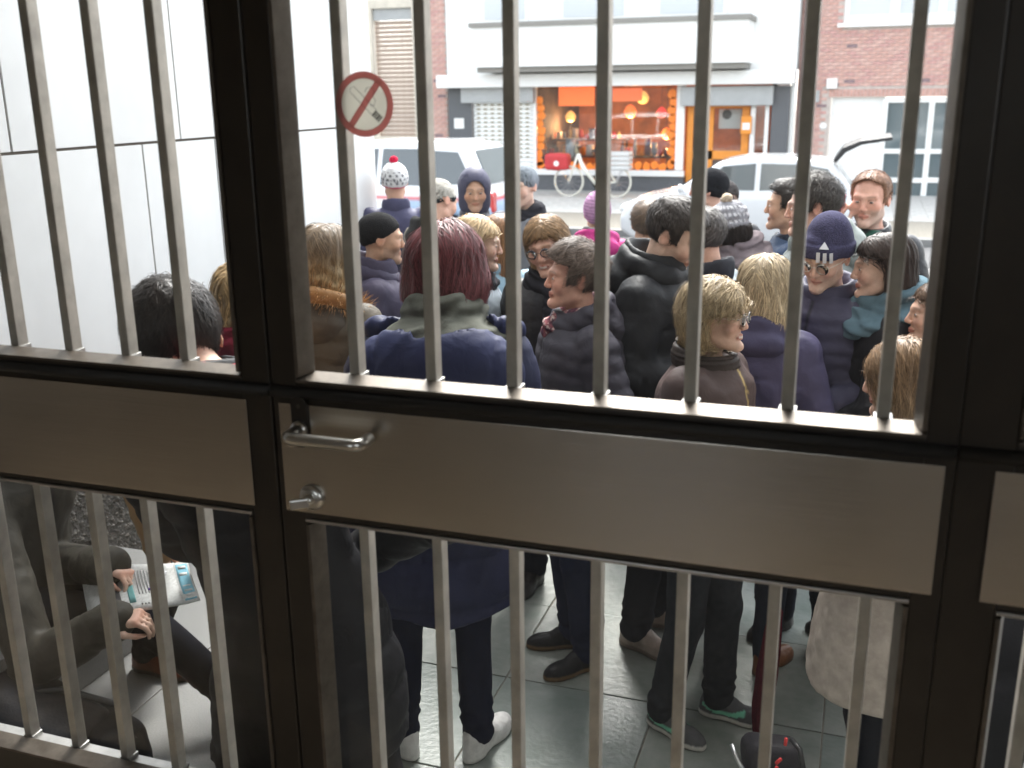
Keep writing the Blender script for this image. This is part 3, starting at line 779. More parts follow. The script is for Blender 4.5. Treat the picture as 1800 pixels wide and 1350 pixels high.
def hat(sp, root, Rh, hd, near, mid):
    hk = sp['hat']; sd = sp.get('seed', 1); col = hk['col']; slope = hk.get('slope', .35); edge = hk.get('edge', -.01); k = hk.get('k', 0); tall = hk.get('tall', 0)
    wob = Wob(sd+70, 38, 4); cuffh = hk.get('cuff', 0)
    def fn(q):
        d = ell(q, (0, .016, .036), (.086+k, .107+k, .094+k))
        if tall: d = smin(d, ell(q, (0, .03, .075+tall), (.062, .07, .055)), .05)
        s = q[:, 2]-edge+slope*q[:, 1]
        if cuffh: d = d-.007*(1/(1+np.exp(-(cuffh-s)*700)))+.003*np.exp(-((s-cuffh)/.004)**2)
        az = np.arctan2(q[:, 0], q[:, 1]-.016)
        if hk.get('rib'): d = d+.0016*np.sin(az*hk['rib'])*(1 if not hk.get('ribcuff') else (s < cuffh))
        if hk.get('cable'): d = d+.004*np.sin(az*14)*np.sin(q[:, 2]*150+np.sign(np.sin(az*14))*1.2)*(s > cuffh)
        d = smax(d, -s, .008)
        d = smax(d, -ell(q, (0, .012, .03), (.074, .094, .083)), .005)          # hollow
        return d+hk.get('fold', .003)*wob(q)
    def cf(q):
        c = np.repeat(A(*col)[None], len(q), 0)*(1+.1*wob(q*2)[:, None]); s = q[:, 2]-edge+slope*q[:, 1]; az = np.arctan2(q[:, 0], q[:, 1]-.016)
        pt = hk.get('pattern')
        if pt == 'fairisle':
            m = ((np.sin(az*16)*np.sin(s*120) > .35) & (s > .022) & (s < .115)) | ((np.sin(az*32) > .3) & (np.abs(s-.06) < .006))
            c = lerpc(c, m.astype(f32)*.85, (.03, .03, .045)); c = lerpc(c, (s < .014).astype(f32), (.6, .09, .16))
        if pt == 'bandedge': c = lerpc(c, (s < .028).astype(f32), (.03, .035, .04))
        if pt == 'rows': c = lerpc(c, ((np.sin(s*170) > .2) & (np.sin(az*22+np.floor(s*27)*1.6) > -.2) & (s > cuffh)).astype(f32)*.8, (.62, .62, .64))
        if pt == 'marl': c = c*(1+.25*np.sign(np.sin(s*300))[:, None])
        return np.clip(c, .004, 1)
    r = .0055 if near else (.0065 if mid else .0085)
    V, F = surfnet(fn, axis(-.12, .12, r), axis(-.12, .15, r), axis(edge-.07, .16+tall, r))
    T = lambda P: P@Rh.T.astype(f32)+A(*hd)
    ho = npmesh('knitted_hat', T(V), F, M_KNIT, root, cf(V))
    if hk.get('pom'):
        pc, pp, pr = hk['pom']; pw = Wob(sd+80, 120, 4)
        fnp = lambda q: sph(q, pp, pr)+.006*pw(q)
        V, F = surfnet(fnp, *[axis(pp[i]-pr*1.5, pp[i]+pr*1.5, .007) for i in range(3)])
        po = npmesh('pom_pom', T(V), F, M_KNIT, ho, np.repeat(A(*pc)[None], len(V), 0)*(1+.25*pw(V*2)[:, None]))
    for kind, pts, c in hk.get('marks', ()):          # flat woven marks laid on the knit
        P = []
        for (u, w) in pts:                            # u = angle from the front (deg), w = height
            a = rad(u); dr = A(math.sin(a), -math.cos(a), 0)
            lo_, hi_ = .05, .16
            for _ in range(26):
                m_ = (lo_+hi_)/2; q = (A(0, .016, w)+dr*m_)[None]
                if ell(q, (0, .016, .036), (.086+k, .107+k, .094+k))[0]-(.0075 if w+slope*q[0, 1]-edge < cuffh+.004 else 0.0005) < 0: lo_ = m_
                else: hi_ = m_
            P.append(A(0, .016, w)+dr*(lo_+.0075))
        P = np.array(P, f32); n = len(P); ctr = P.mean(0); 
        Vv = np.concatenate([P, P-(P-A(0, .016, .03))*.02]); 
        mb = MB(); mb.v = [tuple(q) for q in T(Vv)]; mb.f = [tuple(range(n)), tuple(reversed(range(n, 2*n)))]+[(i, (i+1) % n, n+(i+1) % n, n+i) for i in range(n)]
        mb.build(kind, mat('woven_mark', (.55, .55, .58), .8), ho)

# ------------------------------------------------------------------ the setting: ground, alcove walls, hall
U = 1.5; DY = 1.5                       # door plane at y = 1.5; normalised door coordinates * U
def du(u): return u*U
def dv(v): return CAM_H+v*U
rng = random.Random(4)
M_ASPH = mat('asphalt', (.09, .09, .092), .8, noise=(3, .35), bump=(120, .01, .6))
M_SLAB = mat('bluestone', (.24, .262, .245), .33, noise=(4.6, .95, (.115, .145, .128)), bump=(45, .004, .5))
M_SLAB2 = mat('bluestone_worn', (.27, .28, .255), .37, noise=(6.5, .9, (.135, .16, .14)), bump=(30, .005, .5))
M_GRAN = mat('granite', (.27, .27, .26), .5, noise=(160, .55, (.14, .14, .14)), bump=(200, .002, .5))
M_JOINT = mat('joint_sand', (.20, .185, .155), .9, noise=(20, .3))
M_PAVE = mat('pavement_concrete', (.42, .42, .40), .8, noise=(8, .25), bump=(60, .004, .5))
M_WHITE = mat('white_wall_panel', (.70, .71, .71), .45, noise=(1.6, .10), bump=(6, .004, .15))
M_SEAM = mat('panel_seam', (.10, .085, .07), .9)
M_PEB = mat('pebbledash', (.17, .16, .145), .85, noise=(70, .8, (.07, .065, .06)), bump=(75, .03, 1.0))

g = boxo('ground', (-90, -60, -3.0), (90, 120, -.30), mat('earth', (.12, .11, .1), .9, noise=(1, .3))); g['kind'] = 'structure'
road = boxo('road', (-60, 8.6, -.296), (60, 17.4, -.25), M_ASPH); road['kind'] = 'structure'
alc = boxo('alcove_floor', (-3.1, 1.52, -.2), (3.0, 6.4, -.006), M_JOINT); alc['kind'] = 'structure'
# paving slabs of the alcove: 0.6 m bluestone with real joints; a strip of pale granite runs along the left wall
meA = MB().box((0, 0, 0), (1, 1, 1)).mesh('slab_mesh')
slab_meshes = {}
def slab(x0, y0, x1, y1, m, parent, z1=0.0, z0=-.05, gap=.003):
    dzr = rng.uniform(-.0015, .0015)
    key = (round(x1-x0, 3), round(y1-y0, 3), m.name)
    if key not in slab_meshes:
        o = MB().box((gap, gap, z0), (x1-x0-gap, y1-y0-gap, z1)).build('slab', m, None, bevel=.003); slab_meshes[key] = o.data; bpy.data.objects.remove(o)
    return linked('slab', slab_meshes[key], (x0, y0, dzr), parent)
SX0, SY0 = -1.178, 3.333; SP = .597
for i in range(-1, 4):
    for j in range(-3, 6):
        x = SX0+SP*i; y = SY0+SP*j
        y0, y1 = max(y, 1.53), min(y+SP, 6.4)
        if y1-y0 < .1: continue
        if x+SP <= .63: slab(x, y0, x+SP, y1, M_SLAB if rng.random() < .65 else M_SLAB2, alc)
        elif x < .6: slab(x, y0, .62, y1, M_SLAB2, alc)
for j in range(-2, 4):
    y0 = 1.53 if j == -2 else SY0+j*.8-.2; y1 = min(SY0+(j+1)*.8-.2, 6.4)
    for x0, x1 in ((-3.09, -2.43), (-2.43, SX0-SP)): slab(x0, y0, x1, y1, M_GRAN, alc)
stp = boxo('alcove_step', (-60, 6.4, -.29), (60, 6.72, -.012), M_GRAN); stp['kind'] = 'structure'
pv = boxo('pavement', (-60, 6.72, -.29), (60, 8.35, -.125), M_JOINT); pv['kind'] = 'structure'
for i in range(-16, 8):
    for j in range(4): slab(i*.4, 6.73+j*.405, i*.4+.4, 6.73+j*.405+.405, M_PAVE, pv, -.12, -.17)
kb = boxo('kerb', (-60, 8.35, -.29), (60, 8.6, -.115), M_GRAN); kb['kind'] = 'structure'
pf = boxo('far_pavement', (-60, 17.6, -.29), (60, 24.7, -.150), M_JOINT); pf['kind'] = 'structure'
for i in range(-38, 8):
    for j in range(8): slab(i*.6*.5, 19.9+j*.6, i*.3+.3, 19.9+j*.6+.6, M_PAVE, pf, -.145, -.19) if i % 1 == 0 and -38 <= i else None
kf = boxo('far_kerb', (-60, 17.4, -.29), (60, 17.6, -.135), M_GRAN); kf['kind'] = 'structure'

# ---- left wall of the alcove: white panels over a pebble-dash plinth
WX = -3.1
def wz(k): return CAM_H+k*3.1
WEND = 2.03*3.1*1.0
wl_ = empty('alcove_wall', (WX, 1.5, 0)); tag(wl_, 'white panelled wall over a pebble-dash plinth beside the glazed doors', 'wall')
boxo('backing', (-.30, -.3, -.02), (-.007, WEND-1.5-.02, 9.0), M_SEAM, wl_)
zj, zb = wz(-.068), wz(-.487)
pw = .18*3.1
def panel(y0, y1, z0, z1, m=M_WHITE, th=.03):
    return MB().box((-.03, y0+.005-1.5, z0+.006), (-.03+th+rng.uniform(-.0012, .0012), y1-.005-1.5, z1-.006)).build('panel', m, wl_, bevel=.002)
y = 1.09*3.1-2*pw
cols = [1.2]+[y+pw*i for i in range(0, 6)]+[WEND]
cols = [c for k, c in enumerate(cols) if k == 0 or c-cols[k-1] > .06]
for k in range(len(cols)-1): panel(cols[k], min(cols[k+1], WEND), zb, zj)
cols2 = [1.2]+[1.362*3.1+1.05*(i-3) for i in range(1, 5)]+[WEND]
for r_ in range(6):
    sh = .0 if r_ % 2 == 0 else .5
    cc = [1.2]+[c for c in [1.362*3.1+1.05*(i-4)+sh for i in range(0, 9)] if 1.3 < c < WEND-.1]+[WEND]
    for k in range(len(cc)-1): panel(cc[k], cc[k+1], zj+r_*1.25, zj+(r_+1)*1.25)
MB().box((-.03, -.3, .0), (.015, WEND-1.5, zb-.012)).build('plinth', M_PEB, wl_)
# pebbles standing proud of the plinth
gp = np.random.RandomState(3); n = 5200
cy_ = gp.uniform(.0, 2.4, n); cz_ = gp.uniform(.02, zb-.02, n); r0 = gp.uniform(.005, .012, n)
oct_ = np.array([(0, 1, 0), (0, -1, 0), (0, 0, 1), (0, 0, -1), (1, 0, 0)], f32); of = np.array([(4, 0, 2), (4, 2, 1), (4, 1, 3), (4, 3, 0)])
Vp = (oct_[None]*r0[:, None, None]*gp.uniform(.7, 1.2, (n, 1, 3))+np.stack([np.full(n, .0155), cy_, cz_], -1)[:, None]).reshape(-1, 3)
Fp = (of[None]+(np.arange(n)*5)[:, None, None]).reshape(-1, 3)
shade = gp.uniform(.5, 1.25, (n, 1)); cP = np.repeat(A(.19, .178, .158)[None]*shade, 5, 0)
pb = npmesh('pebbles', Vp, Fp, mat('pebble', attr=True, rough=.8), wl_, cP, smooth=False); pb['kind'] = 'stuff'

# ---- right wall of the alcove
wr_ = empty('alcove_wall', (.66, 1.5, 0)); tag(wr_, 'cream panelled wall closing the far side of the entrance beyond the door hinges', 'wall')
boxo('backing', (.03, -.2, -.02), (.30, 2.6, 9.0), M_SEAM, wr_)
for j in range(7):
    for k in range(2): MB().box((0, -.2+k*1.4+.004, .0+j*1.25+.004), (.03, -.2+(k+1)*1.4-.004, (j+1)*1.25-.004)).build('panel', M_WHITE, wr_, bevel=.002)

# ---- the building round the doors and the hall behind the camera
M_HALL = mat('hall_plaster', (.50, .44, .36), .8, noise=(2, .1))
M_HALLF = mat('hall_floor_tile', (.24, .19, .135), .45, noise=(6, .3))
hb = empty('hall', (0, 0, 0)); hb['kind'] = 'structure'
HF = .62; HC = 3.3
boxo('hall_floor', (-4.6, -5.2, HF-.2), (2.6, 1.44, HF), M_HALLF, hb)
boxo('hall_ceiling', (-4.6, -5.2, HC), (2.6, 1.40, HC+.2), mat('hall_ceiling_paint', (.6, .57, .52), .85), hb)
boxo('hall_wall_left', (-4.8, -5.2, -.2), (-4.6, 1.40, HC+.2), M_HALL, hb)
# right wall with an unseen opening, added to let daylight in beside the camera
boxo('hall_wall_right', (2.6, -5.2, -.2), (2.8, -3.2, HC+.2), M_HALL, hb)
boxo('hall_wall_right', (2.6, -.9, -.2), (2.8, 1.40, HC+.2), M_HALL, hb)
boxo('hall_wall_right', (2.6, -3.2, -.2), (2.8, -.9, 1.5), M_HALL, hb)
boxo('hall_wall_right', (2.6, -3.2, 2.95), (2.8, -.9, HC+.2), M_HALL, hb)
# back wall with a wide unseen opening added to light the hall
boxo('hall_wall_back', (-4.6, -5.4, -.2), (-2.4, -5.2, HC+.2), M_HALL, hb)
boxo('hall_wall_back', (.6, -5.4, -.2), (2.6, -5.2, HC+.2), M_HALL, hb)
boxo('hall_wall_back', (-2.4, -5.4, -.2), (.6, -5.2, 1.7), M_HALL, hb)
boxo('hall_wall_back', (-2.4, -5.4, 3.0), (.6, -5.2, HC+.2), M_HALL, hb)
for cx_, cy_2 in ((-.05, -.75), (-1.45, -1.7)): MB().lathe([(.17, HF), (.17, HC)], (cx_, cy_2, 0), 24).build('reflection_column', mat('dark_reflection_column', (.05, .04, .035), .5, noise=(8, .3)), hb, smooth=True)  # unseen columns added to put dark reflections in the steel belt
# wall above and beside the glazed front
fw = empty('front_wall', (0, 0, 0)); fw['kind'] = 'structure'
M_FR = mat('front_render', (.55, .54, .52), .85, noise=(3, .1))
boxo('wall_above', (-4.8, 1.40, dv(.55)), (2.8, 2.1, 9.0), M_FR, fw)
boxo('wall_left', (-4.8, 1.40, -.2), (-3.42, 1.7, dv(.55)), M_FR, fw)
boxo('wall_right', (.98, 1.40, -.2), (2.8, 1.7, dv(.55)), M_FR, fw)
boxo('wall_below', (-3.42, 1.42, -.2), (.98, 1.56, dv(-1.02)), M_GRAN, fw)

# ------------------------------------------------------------------ glazed front: door leaf and two fixed lights
M_FRAME = mat('dark_bronze_frame', (.028, .022, .016), .32, noise=(12, .25), bump=(60, .001, .3), spec=.5)
M_ALU = mat('aluminium_bead', (.48, .47, .45), .32, .85, noise=(25, .2), bump=(140, .0006, .3))
M_BAR = mat('steel_bar', (.46, .42, .37), .45, .35, noise=(18, .25), bump=(180, .0008, .4))
M_STEEL = mat('brushed_steel', (.62, .58, .52), .24, 1.0, noise=(3, .05))
nt = M_STEEL.node_tree; tcn = nt.nodes.new('ShaderNodeTexCoord'); mp = nt.nodes.new('ShaderNodeMapping'); mp.inputs['Scale'].default_value = (2, 2, 900)
nzb = nt.nodes.new('ShaderNodeTexNoise'); nzb.inputs['Scale'].default_value = 1.0; nzb.inputs['Detail'].default_value = 3
nzr = nt.nodes.new('ShaderNodeTexNoise'); nzr.inputs['Scale'].default_value = 5; nzr.inputs['Detail'].default_value = 8; nzr.inputs['Roughness'].default_value = .7; mrr = nt.nodes.new('ShaderNodeMapRange'); mrr.inputs[1].default_value = .35; mrr.inputs[2].default_value = .65; mrr.inputs[3].default_value = .215; mrr.inputs[4].default_value = .265
nt.links.new(tcn.outputs['Object'], nzr.inputs['Vector']); nt.links.new(nzr.outputs['Fac'], mrr.inputs[0]); nt.links.new(mrr.outputs[0], nt.nodes['Principled BSDF'].inputs['Roughness'])
bpn = nt.nodes.new('ShaderNodeBump'); bpn.inputs['Distance'].default_value = .0006; bpn.inputs['Strength'].default_value = .35
nt.links.new(tcn.outputs['Object'], mp.inputs[0]); nt.links.new(mp.outputs[0], nzb.inputs['Vector']); nt.links.new(nzb.outputs['Fac'], bpn.inputs['Height']); nt.links.new(bpn.outputs[0], nt.nodes['Principled BSDF'].inputs['Normal'])
M_RUB = mat('gasket_rubber', (.012, .011, .010), .6)
M_GLASS = glass_mat('door_glass', (.98, .99, .985), .0012, .07)  # faint veil in the panes imitates the haze of lens flare
M_SCREW = mat('screw_head', (.10, .09, .08), .4, .8)

M_BEADS = mat('bronze_bead', (.13, .11, .09), .4, .6, noise=(30, .3), bump=(140, .0006, .3))
def glazed(name, label, cat, xL, xR, gL, gR, panL, panR, bars, top, hardware=False, screws=True):
    """frame with an upper and a lower barred pane and a steel belt between; u/v in door units"""
    rt = empty(name, (0, DY, 0)); tag(rt, label, cat)
    y0, y1 = -.024, .028
    zt, zbm = dv(top), dv(-1.02)
    def bx(n, u0, u1, v0, v1, a, b, m, bev=0, par=None): return boxo(n, (du(u0), a, dv(v0)), (du(u1), b, dv(v1)), m, par or rt, bev)
    gb, gt = -.925, top-.05
    bx('stile', xL, gL-.004, -1.02, top, y0, y1, M_FRAME, .003); bx('stile', gR+.004, xR, -1.02, top, y0, y1, M_FRAME, .003)
    bx('rail', gL-.004, gR+.004, gt, top, y0+.0005, y1-.0005, M_FRAME, .002)
    bx('rail', gL-.004, gR+.004, -.488, -.319, y0+.0005, y1-.0005, M_FRAME, .002)
    bx('rail', gL-.004, gR+.004, -1.02, gb, y0+.0005, y1-.0005, M_FRAME, .002)
    # half-round gasket under the upper pane
    for (v0, v1, nm) in ((-.319, gt, 'upper'), (gb, -.488, 'lower')):
        # glazing beads, inside the rebate, sloping to the glass
        bw = .0075
        b = MB(); ya, yb = y0-.004, .012
        b.prism([(ya, dv(v0)), (yb, dv(v0)), (yb, dv(v0+bw*1.1)), (ya, dv(v0+bw*.45))], du(gL-.004), du(gR+.004), 'x'); b.build('glazing_bead', M_BEADS, rt, bevel=.001)
        b = MB(); b.prism([(ya, dv(v1)), (yb, dv(v1)), (yb, dv(v1-bw)), (ya, dv(v1-bw*.5))], du(gL-.004), du(gR+.004), 'x'); b.build('glazing_bead', M_ALU, rt, bevel=.001)
        for s_, u0, u1 in ((1, gL-.004, gL+bw), (-1, gR+.004, gR-bw)):
            b = MB(); b.prism([(du(u0), ya), (du(u0), yb), (du(u1), yb), (du(u0+(u1-u0)*.4), ya)], dv(v0+bw*.9), dv(v1-bw), 'z'); o = b.build('glazing_bead', M_BEADS, rt, bevel=.001)
            if screws:
                k = 0
                for vv in np.arange(v0+.03, v1-.02, .135):
                    MB().lathe([(.0032, -.0062), (.0032, -.002), (1e-6, -.002)], (du(u0+(u1-u0)*.36), .0, dv(vv)), 10, 'y').build('screw', M_SCREW, rt, smooth=False)
        p_ = bx('pane', gL, gR, v0+.003, v1-.003, .0125, .0165, M_GLASS); p_['label'] = 'clear glass pane with a faint veil imitating flare'
        for ub in bars:
            if ub-.004 < gL or ub+.004 > gR: continue
            c = du(ub); b = MB(); b.box((c-.0095, .0185, dv(v0)+.002), (c+.0095, .0455, dv(v1)-.002)); ob = b.build('bar', M_BAR, rt, bevel=.0022)
            if v0 < -.5 or True:
                MB().box((c-.013, .018, dv(v0)+.001), (c+.013, .048, dv(v0+.0065))).build('bar_foot', M_ALU, rt, bevel=.001)
    # outer sill strips that carry the bar feet
    for v0 in (-.319, gb): boxo('sill_strip', (du(gL), .0172, dv(v0)-.012), (du(gR), .0475, dv(v0)+.0005), M_ALU, rt)
    # gasket roll beneath the upper pane, then the steel belt
    MB().tube([(du(max(xL, -3)+.001), y0-.001, dv(-.331)), (du(xR-.001), y0-.001, dv(-.331))], .011, 12).build('gasket', M_RUB, rt, smooth=True)
    pn = bx('belt_panel', panL, panR, -.4785, -.3445, y0-.006, y0-.0012, M_STEEL, .0008)
    pn['label'] = 'brushed steel belt panel across the frame'
    return rt, y0
BARS_D = [-.538, -.4425, -.3465, -.2495, -.1525, -.0545, .0365]
door, Y0 = glazed('glazed_door', 'dark framed glazed door leaf with vertical bars, steel belt, lever handle and lock', 'door', -.631, .104, -.594, .0715, -.622, .0945, BARS_D, .32)
BARS_L = [-.770, -.857, -.944, -1.031, -1.118, -1.205, -1.292]
glazed('fixed_light', 'fixed barred glass panel between the lever handle side of the door and the white wall', 'glazed panel', -1.42, -.6335, -1.395, -.676, -1.41, -.6655, BARS_L, .32)
glazed('fixed_light', 'narrow fixed barred glass panel beside the hinge side of the door', 'glazed panel', .1042, .43, .158, .405, .1375, .42, [.195, .285, .37], .32)
# frame reveal at the head
hd_ = boxo('door_head', (du(-1.44), DY-.05, dv(.3215)), (du(.45), DY+.05, dv(.55)), M_FRAME); hd_['kind'] = 'structure'

# lever handle with its long plate, and the lock with its thumb turn
M_HAND = mat('satin_aluminium', (.62, .61, .58), .28, 1.0, noise=(40, .1), bump=(220, .0004, .3))
M_PLATE = mat('dark_plate', (.05, .045, .04), .35, .7)
pl = MB(); hx, hz = du(-.607)+.020, dv(-.372)+.010
yp = Y0-.006
def slot(cx, cz0, cz1, r, n=10):
    return [(cx+r*math.cos(t), cz1+r*math.sin(t)) for t in np.linspace(0, math.pi, n)]+[(cx+r*math.cos(t), cz0+r*math.sin(t)) for t in np.linspace(math.pi, 2*math.pi, n)]
MB().prism(slot(hx, hz-.03, hz+.032, .0155), yp-.006, yp-.0004).build('handle_plate', M_PLATE, door, bevel=.0015)
hl = du(-.509)+.010
pts = [(hx, yp-.004, hz-.012), (hx, yp-.03, hz-.012)]
for t in np.linspace(0, math.pi/2, 7): pts.append((hx+.016-.016*math.cos(t), yp-.038-.016*math.sin(t), hz-.012))
pts += [(hl-.018, yp-.054, hz-.012)]
for t in np.linspace(0, math.pi/2, 7): pts.append((hl-.016+.016*math.sin(t), yp-.038-.016*math.cos(t), hz-.012))
pts.append((hl, yp-.014, hz-.012))
MB().tube(pts, .0105, 16).build('lever_handle', M_HAND, door, smooth=True)
MB().lathe([(.0155, -.007), (.0155, .0), (1e-6, .0)], (hx, yp-.006, hz-.012), 20, 'y').build('handle_collar', M_HAND, door, smooth=True)
MB().lathe([(1e-6, -.0065), (.004, -.0065), (.004, -.004)], (hx, yp, hz+.030), 10, 'y').build('screw', M_SCREW, door)
lx, lz = du(-.600)+.022, dv(-.4695)+.018
lk = MB().lathe([(1e-6, -.010), (.013, -.010), (.021, -.008), (.0235, -.003), (.0235, 0)], (lx, yp-.0008, lz), 28, 'y').build('lock_rosette', M_HAND, door, smooth=True)
MB().lathe([(1e-6, -.022), (.0085, -.022), (.0095, -.010), (.0095, -.008)], (lx, yp, lz), 18, 'y').build('lock_cylinder', M_HAND, lk, smooth=True)
b = MB(); b.box((-.026, -.0045, -.009), (.007, .0045, .009)); o = b.build('thumb_turn', M_HAND, lk, bevel=.003); o.location = (lx, yp-.027, lz-.001); o.rotation_euler = (0, rad(-6), rad(24))

# no-smoking sticker on the room side of the glass
sx_, sz_ = du(-.506), dv(-.0125); R_ = .0505
st = empty('no_smoking_sign', (sx_, DY+.0115, sz_)); tag(st, 'round red and white no smoking sticker on the upper glass of the door', 'sign')
M_SRED = mat('sticker_red', (.56, .30, .28), .5, noise=(30, .1)); M_SWH = mat('sticker_white', (.72, .71, .66), .5, noise=(20, .08)); M_SBK = mat('sticker_black', (.02, .02, .02), .5); M_SGR = mat('sticker_grey', (.14, .14, .135), .5)
for m_ in (M_SRED, M_SWH):
    n_, l_ = m_.node_tree.nodes, m_.node_tree.links; tr_ = n_.new('ShaderNodeBsdfTranslucent'); mx_ = n_.new('ShaderNodeMixShader'); mx_.inputs[0].default_value = .5
    tr_.inputs[0].default_value = n_['Principled BSDF'].inputs['Base Color'].default_value; l_.new(n_['Principled BSDF'].outputs[0], mx_.inputs[1]); l_.new(tr_.outputs[0], mx_.inputs[2]); l_.new(mx_.outputs[0], n_['Material Output'].inputs[0])
for sg_ in (1, -1):
    tt = math.asin(.0053/(R_*.8)); seg_ = [(R_*.8*math.cos(t), sg_*R_*.8*math.sin(t)) for t in np.linspace(tt, math.pi-tt, 28)]; c52, s52 = math.cos(rad(52)), math.sin(rad(52))
    MB().prism([(x*c52-z*s52, x*s52+z*c52) for x, z in seg_], -.0006, 0).build('disc', M_SWH, st)
MB().lathe([(R_*.79, -.0009), (R_, -.0009), (R_, 0), (R_*.79, 0), (R_*.79, -.0009)], n=64, axis='y').build('red_ring', M_SRED, st)
def flat(name, poly, m, y, th=.0003): return MB().prism(poly, y-th, y).build(name, m, st)
def rotp(poly, ang, o=(0, 0)): c, s = math.cos(ang), math.sin(ang); return [(o[0]+x*c-z*s, o[1]+x*s+z*c) for x, z in poly]
cig = rad(-44)
def outline(poly, w=.0006):
    mb = MB(); n_ = len(poly)
    for k in range(n_):
        a = Vector((poly[k][0], -.0008, poly[k][1])); c_ = Vector((poly[(k+1) % n_][0], -.0008, poly[(k+1) % n_][1])); mb.tube([a, c_], w*.6, 4)
    return mb
outline(rotp([(-.034, -.0055), (.018, -.0055), (.018, .0055), (-.034, .0055), (-.0365, 0)], cig, (.004, .0)), .0007).build('cigarette_outline', M_SGR, st)
for k in range(4):
    flat('cigarette_tip', rotp([(.0185+.0042*k, -.0055), (.0215+.0042*k, -.0055), (.0215+.0042*k, .0055), (.0185+.0042*k, .0055)], cig, (.003, .0)), M_SBK if k % 2 == 0 else M_SGR, -.0007)
sm = [(.002, .019), (.006, .025), (.014, .026), (.019, .020), (.016, .012), (.020, .006), (.017, -.002), (.010, -.001)]
mb = MB(); mb.tube([(x, -.0008, z) for x, z in sm], .00045, 4); mb.build('smoke_outline', M_SGR, st)
flat('red_bar', rotp([(-R_*.86, -.0052), (R_*.86, -.0052), (R_*.86, .0052), (-R_*.86, .0052)], rad(52)), M_SRED, -.0001, .0007)

# ------------------------------------------------------------------ across the street: three house fronts
FY = 24.6; GZ = -.15
def fx(px, Y=FY): return at(px, 200, Y)[0]
def fz(py, px=1100, Y=FY): return at(px, py, Y)[1]
def fbox(name, px0, px1, py0, py1, y0, y1, m, par, bev=0, ref=None):
    """box whose front face covers the pixels px0..px1, py0..py1 at depth y0"""
    c = (px0+px1)/2
    z1 = at(c, py0, y0)[1]; z0 = at(c, py1, y0)[1]
    return boxo(name, (fx(px0, y0), y0, z0), (fx(px1, y0), y1, z1), m, par, bev)
M_CREAM = mat('cream_render', (.72, .68, .60), .85, noise=(1.5, .1), bump=(40, .006, .3))
M_WREND = mat('white_render', (.80, .80, .78), .8, noise=(1, .06))
M_STONE = mat('pale_stone', (.62, .57, .48), .8, noise=(4, .15))
M_MORT = mat('mortar', (.50, .44, .40), .95, noise=(10, .2))
M_BR = [mat('brick_%d' % i, c, .85, noise=(14, .3), bump=(60, .006, .5)) for i, c in enumerate(((.55, .33, .28), (.58, .37, .32), (.52, .30, .27), (.24, .17, .18)))]
M_GREYP = mat('grey_painted_metal', (.38, .39, .39), .5, noise=(6, .08)); M_DGRAN = mat('dark_granite', (.10, .105, .115), .35, noise=(60, .4))
M_WPVC = mat('white_frame', (.78, .78, .76), .4); M_COPE = mat('coping_stone', (.25, .24, .22), .8)
M_SHGL = glass_mat('shop_glass', (.93, .95, .95), .012, 1.6)
M_ORANGE = mat('orange_paint', (.72, .26, .03), .5, noise=(8, .1)); M_ORDEC = mat('orange_decal', (.85, .22, .02), .5)
M_DARKI = mat('shop_dark', (.09, .06, .05), .8, noise=(3, .5))

brick_src = {}
def bricks(parent, x0, x1, z0, z1, y, holes=(), maxobj=300, focus=None):
    """running-bond brickwork, each brick a block proud of the mortar"""
    L, Hh, J = .21, .063, .011; cand = []
    nrow = int((z1-z0)/(Hh+J))
    for r_ in range(nrow):
        zz = z0+r_*(Hh+J); xx = x0-(L+J)*.5*(r_ % 2)
        while xx < x1:
            a, b = max(xx, x0), min(xx+L, x1)
            if b-a > .04 and not any(hx0 < b and a < hx1 and hz0 < zz+Hh and zz < hz1 for hx0, hx1, hz0, hz1 in holes): cand.append((a, b, zz))
            xx += L+J
    full = [c for c in cand if abs(c[1]-c[0]-L) < 1e-4]
    if focus: full.sort(key=lambda c: (c[0]-focus[0])**2+(c[2]-focus[1])**2)
    chosen = set(full[:maxobj])
    for k in range(4):
        if k not in brick_src:
            o = MB().box((0, 0, 0), (L, .05, Hh)).build('brick', M_BR[k], bevel=0); brick_src[k] = o.data; bpy.data.objects.remove(o)
    rest = {0: MB(), 1: MB(), 2: MB()}
    for c in cand:
        k = rng.choices((0, 1, 2, 3), (5, 4, 3, .35))[0]
        if c in chosen: linked('brick', brick_src[k], (c[0], y-.012+rng.uniform(-.002, .002), c[2]), parent)
        else: rest[k % 3].box((c[0], y-.012+rng.uniform(-.002, .002), c[2]), (c[1], y+.02, c[2]+Hh))
    for k, mb in rest.items():
        if mb.v: o = mb.build('brickwork', M_BR[k], parent); o['kind'] = 'stuff'

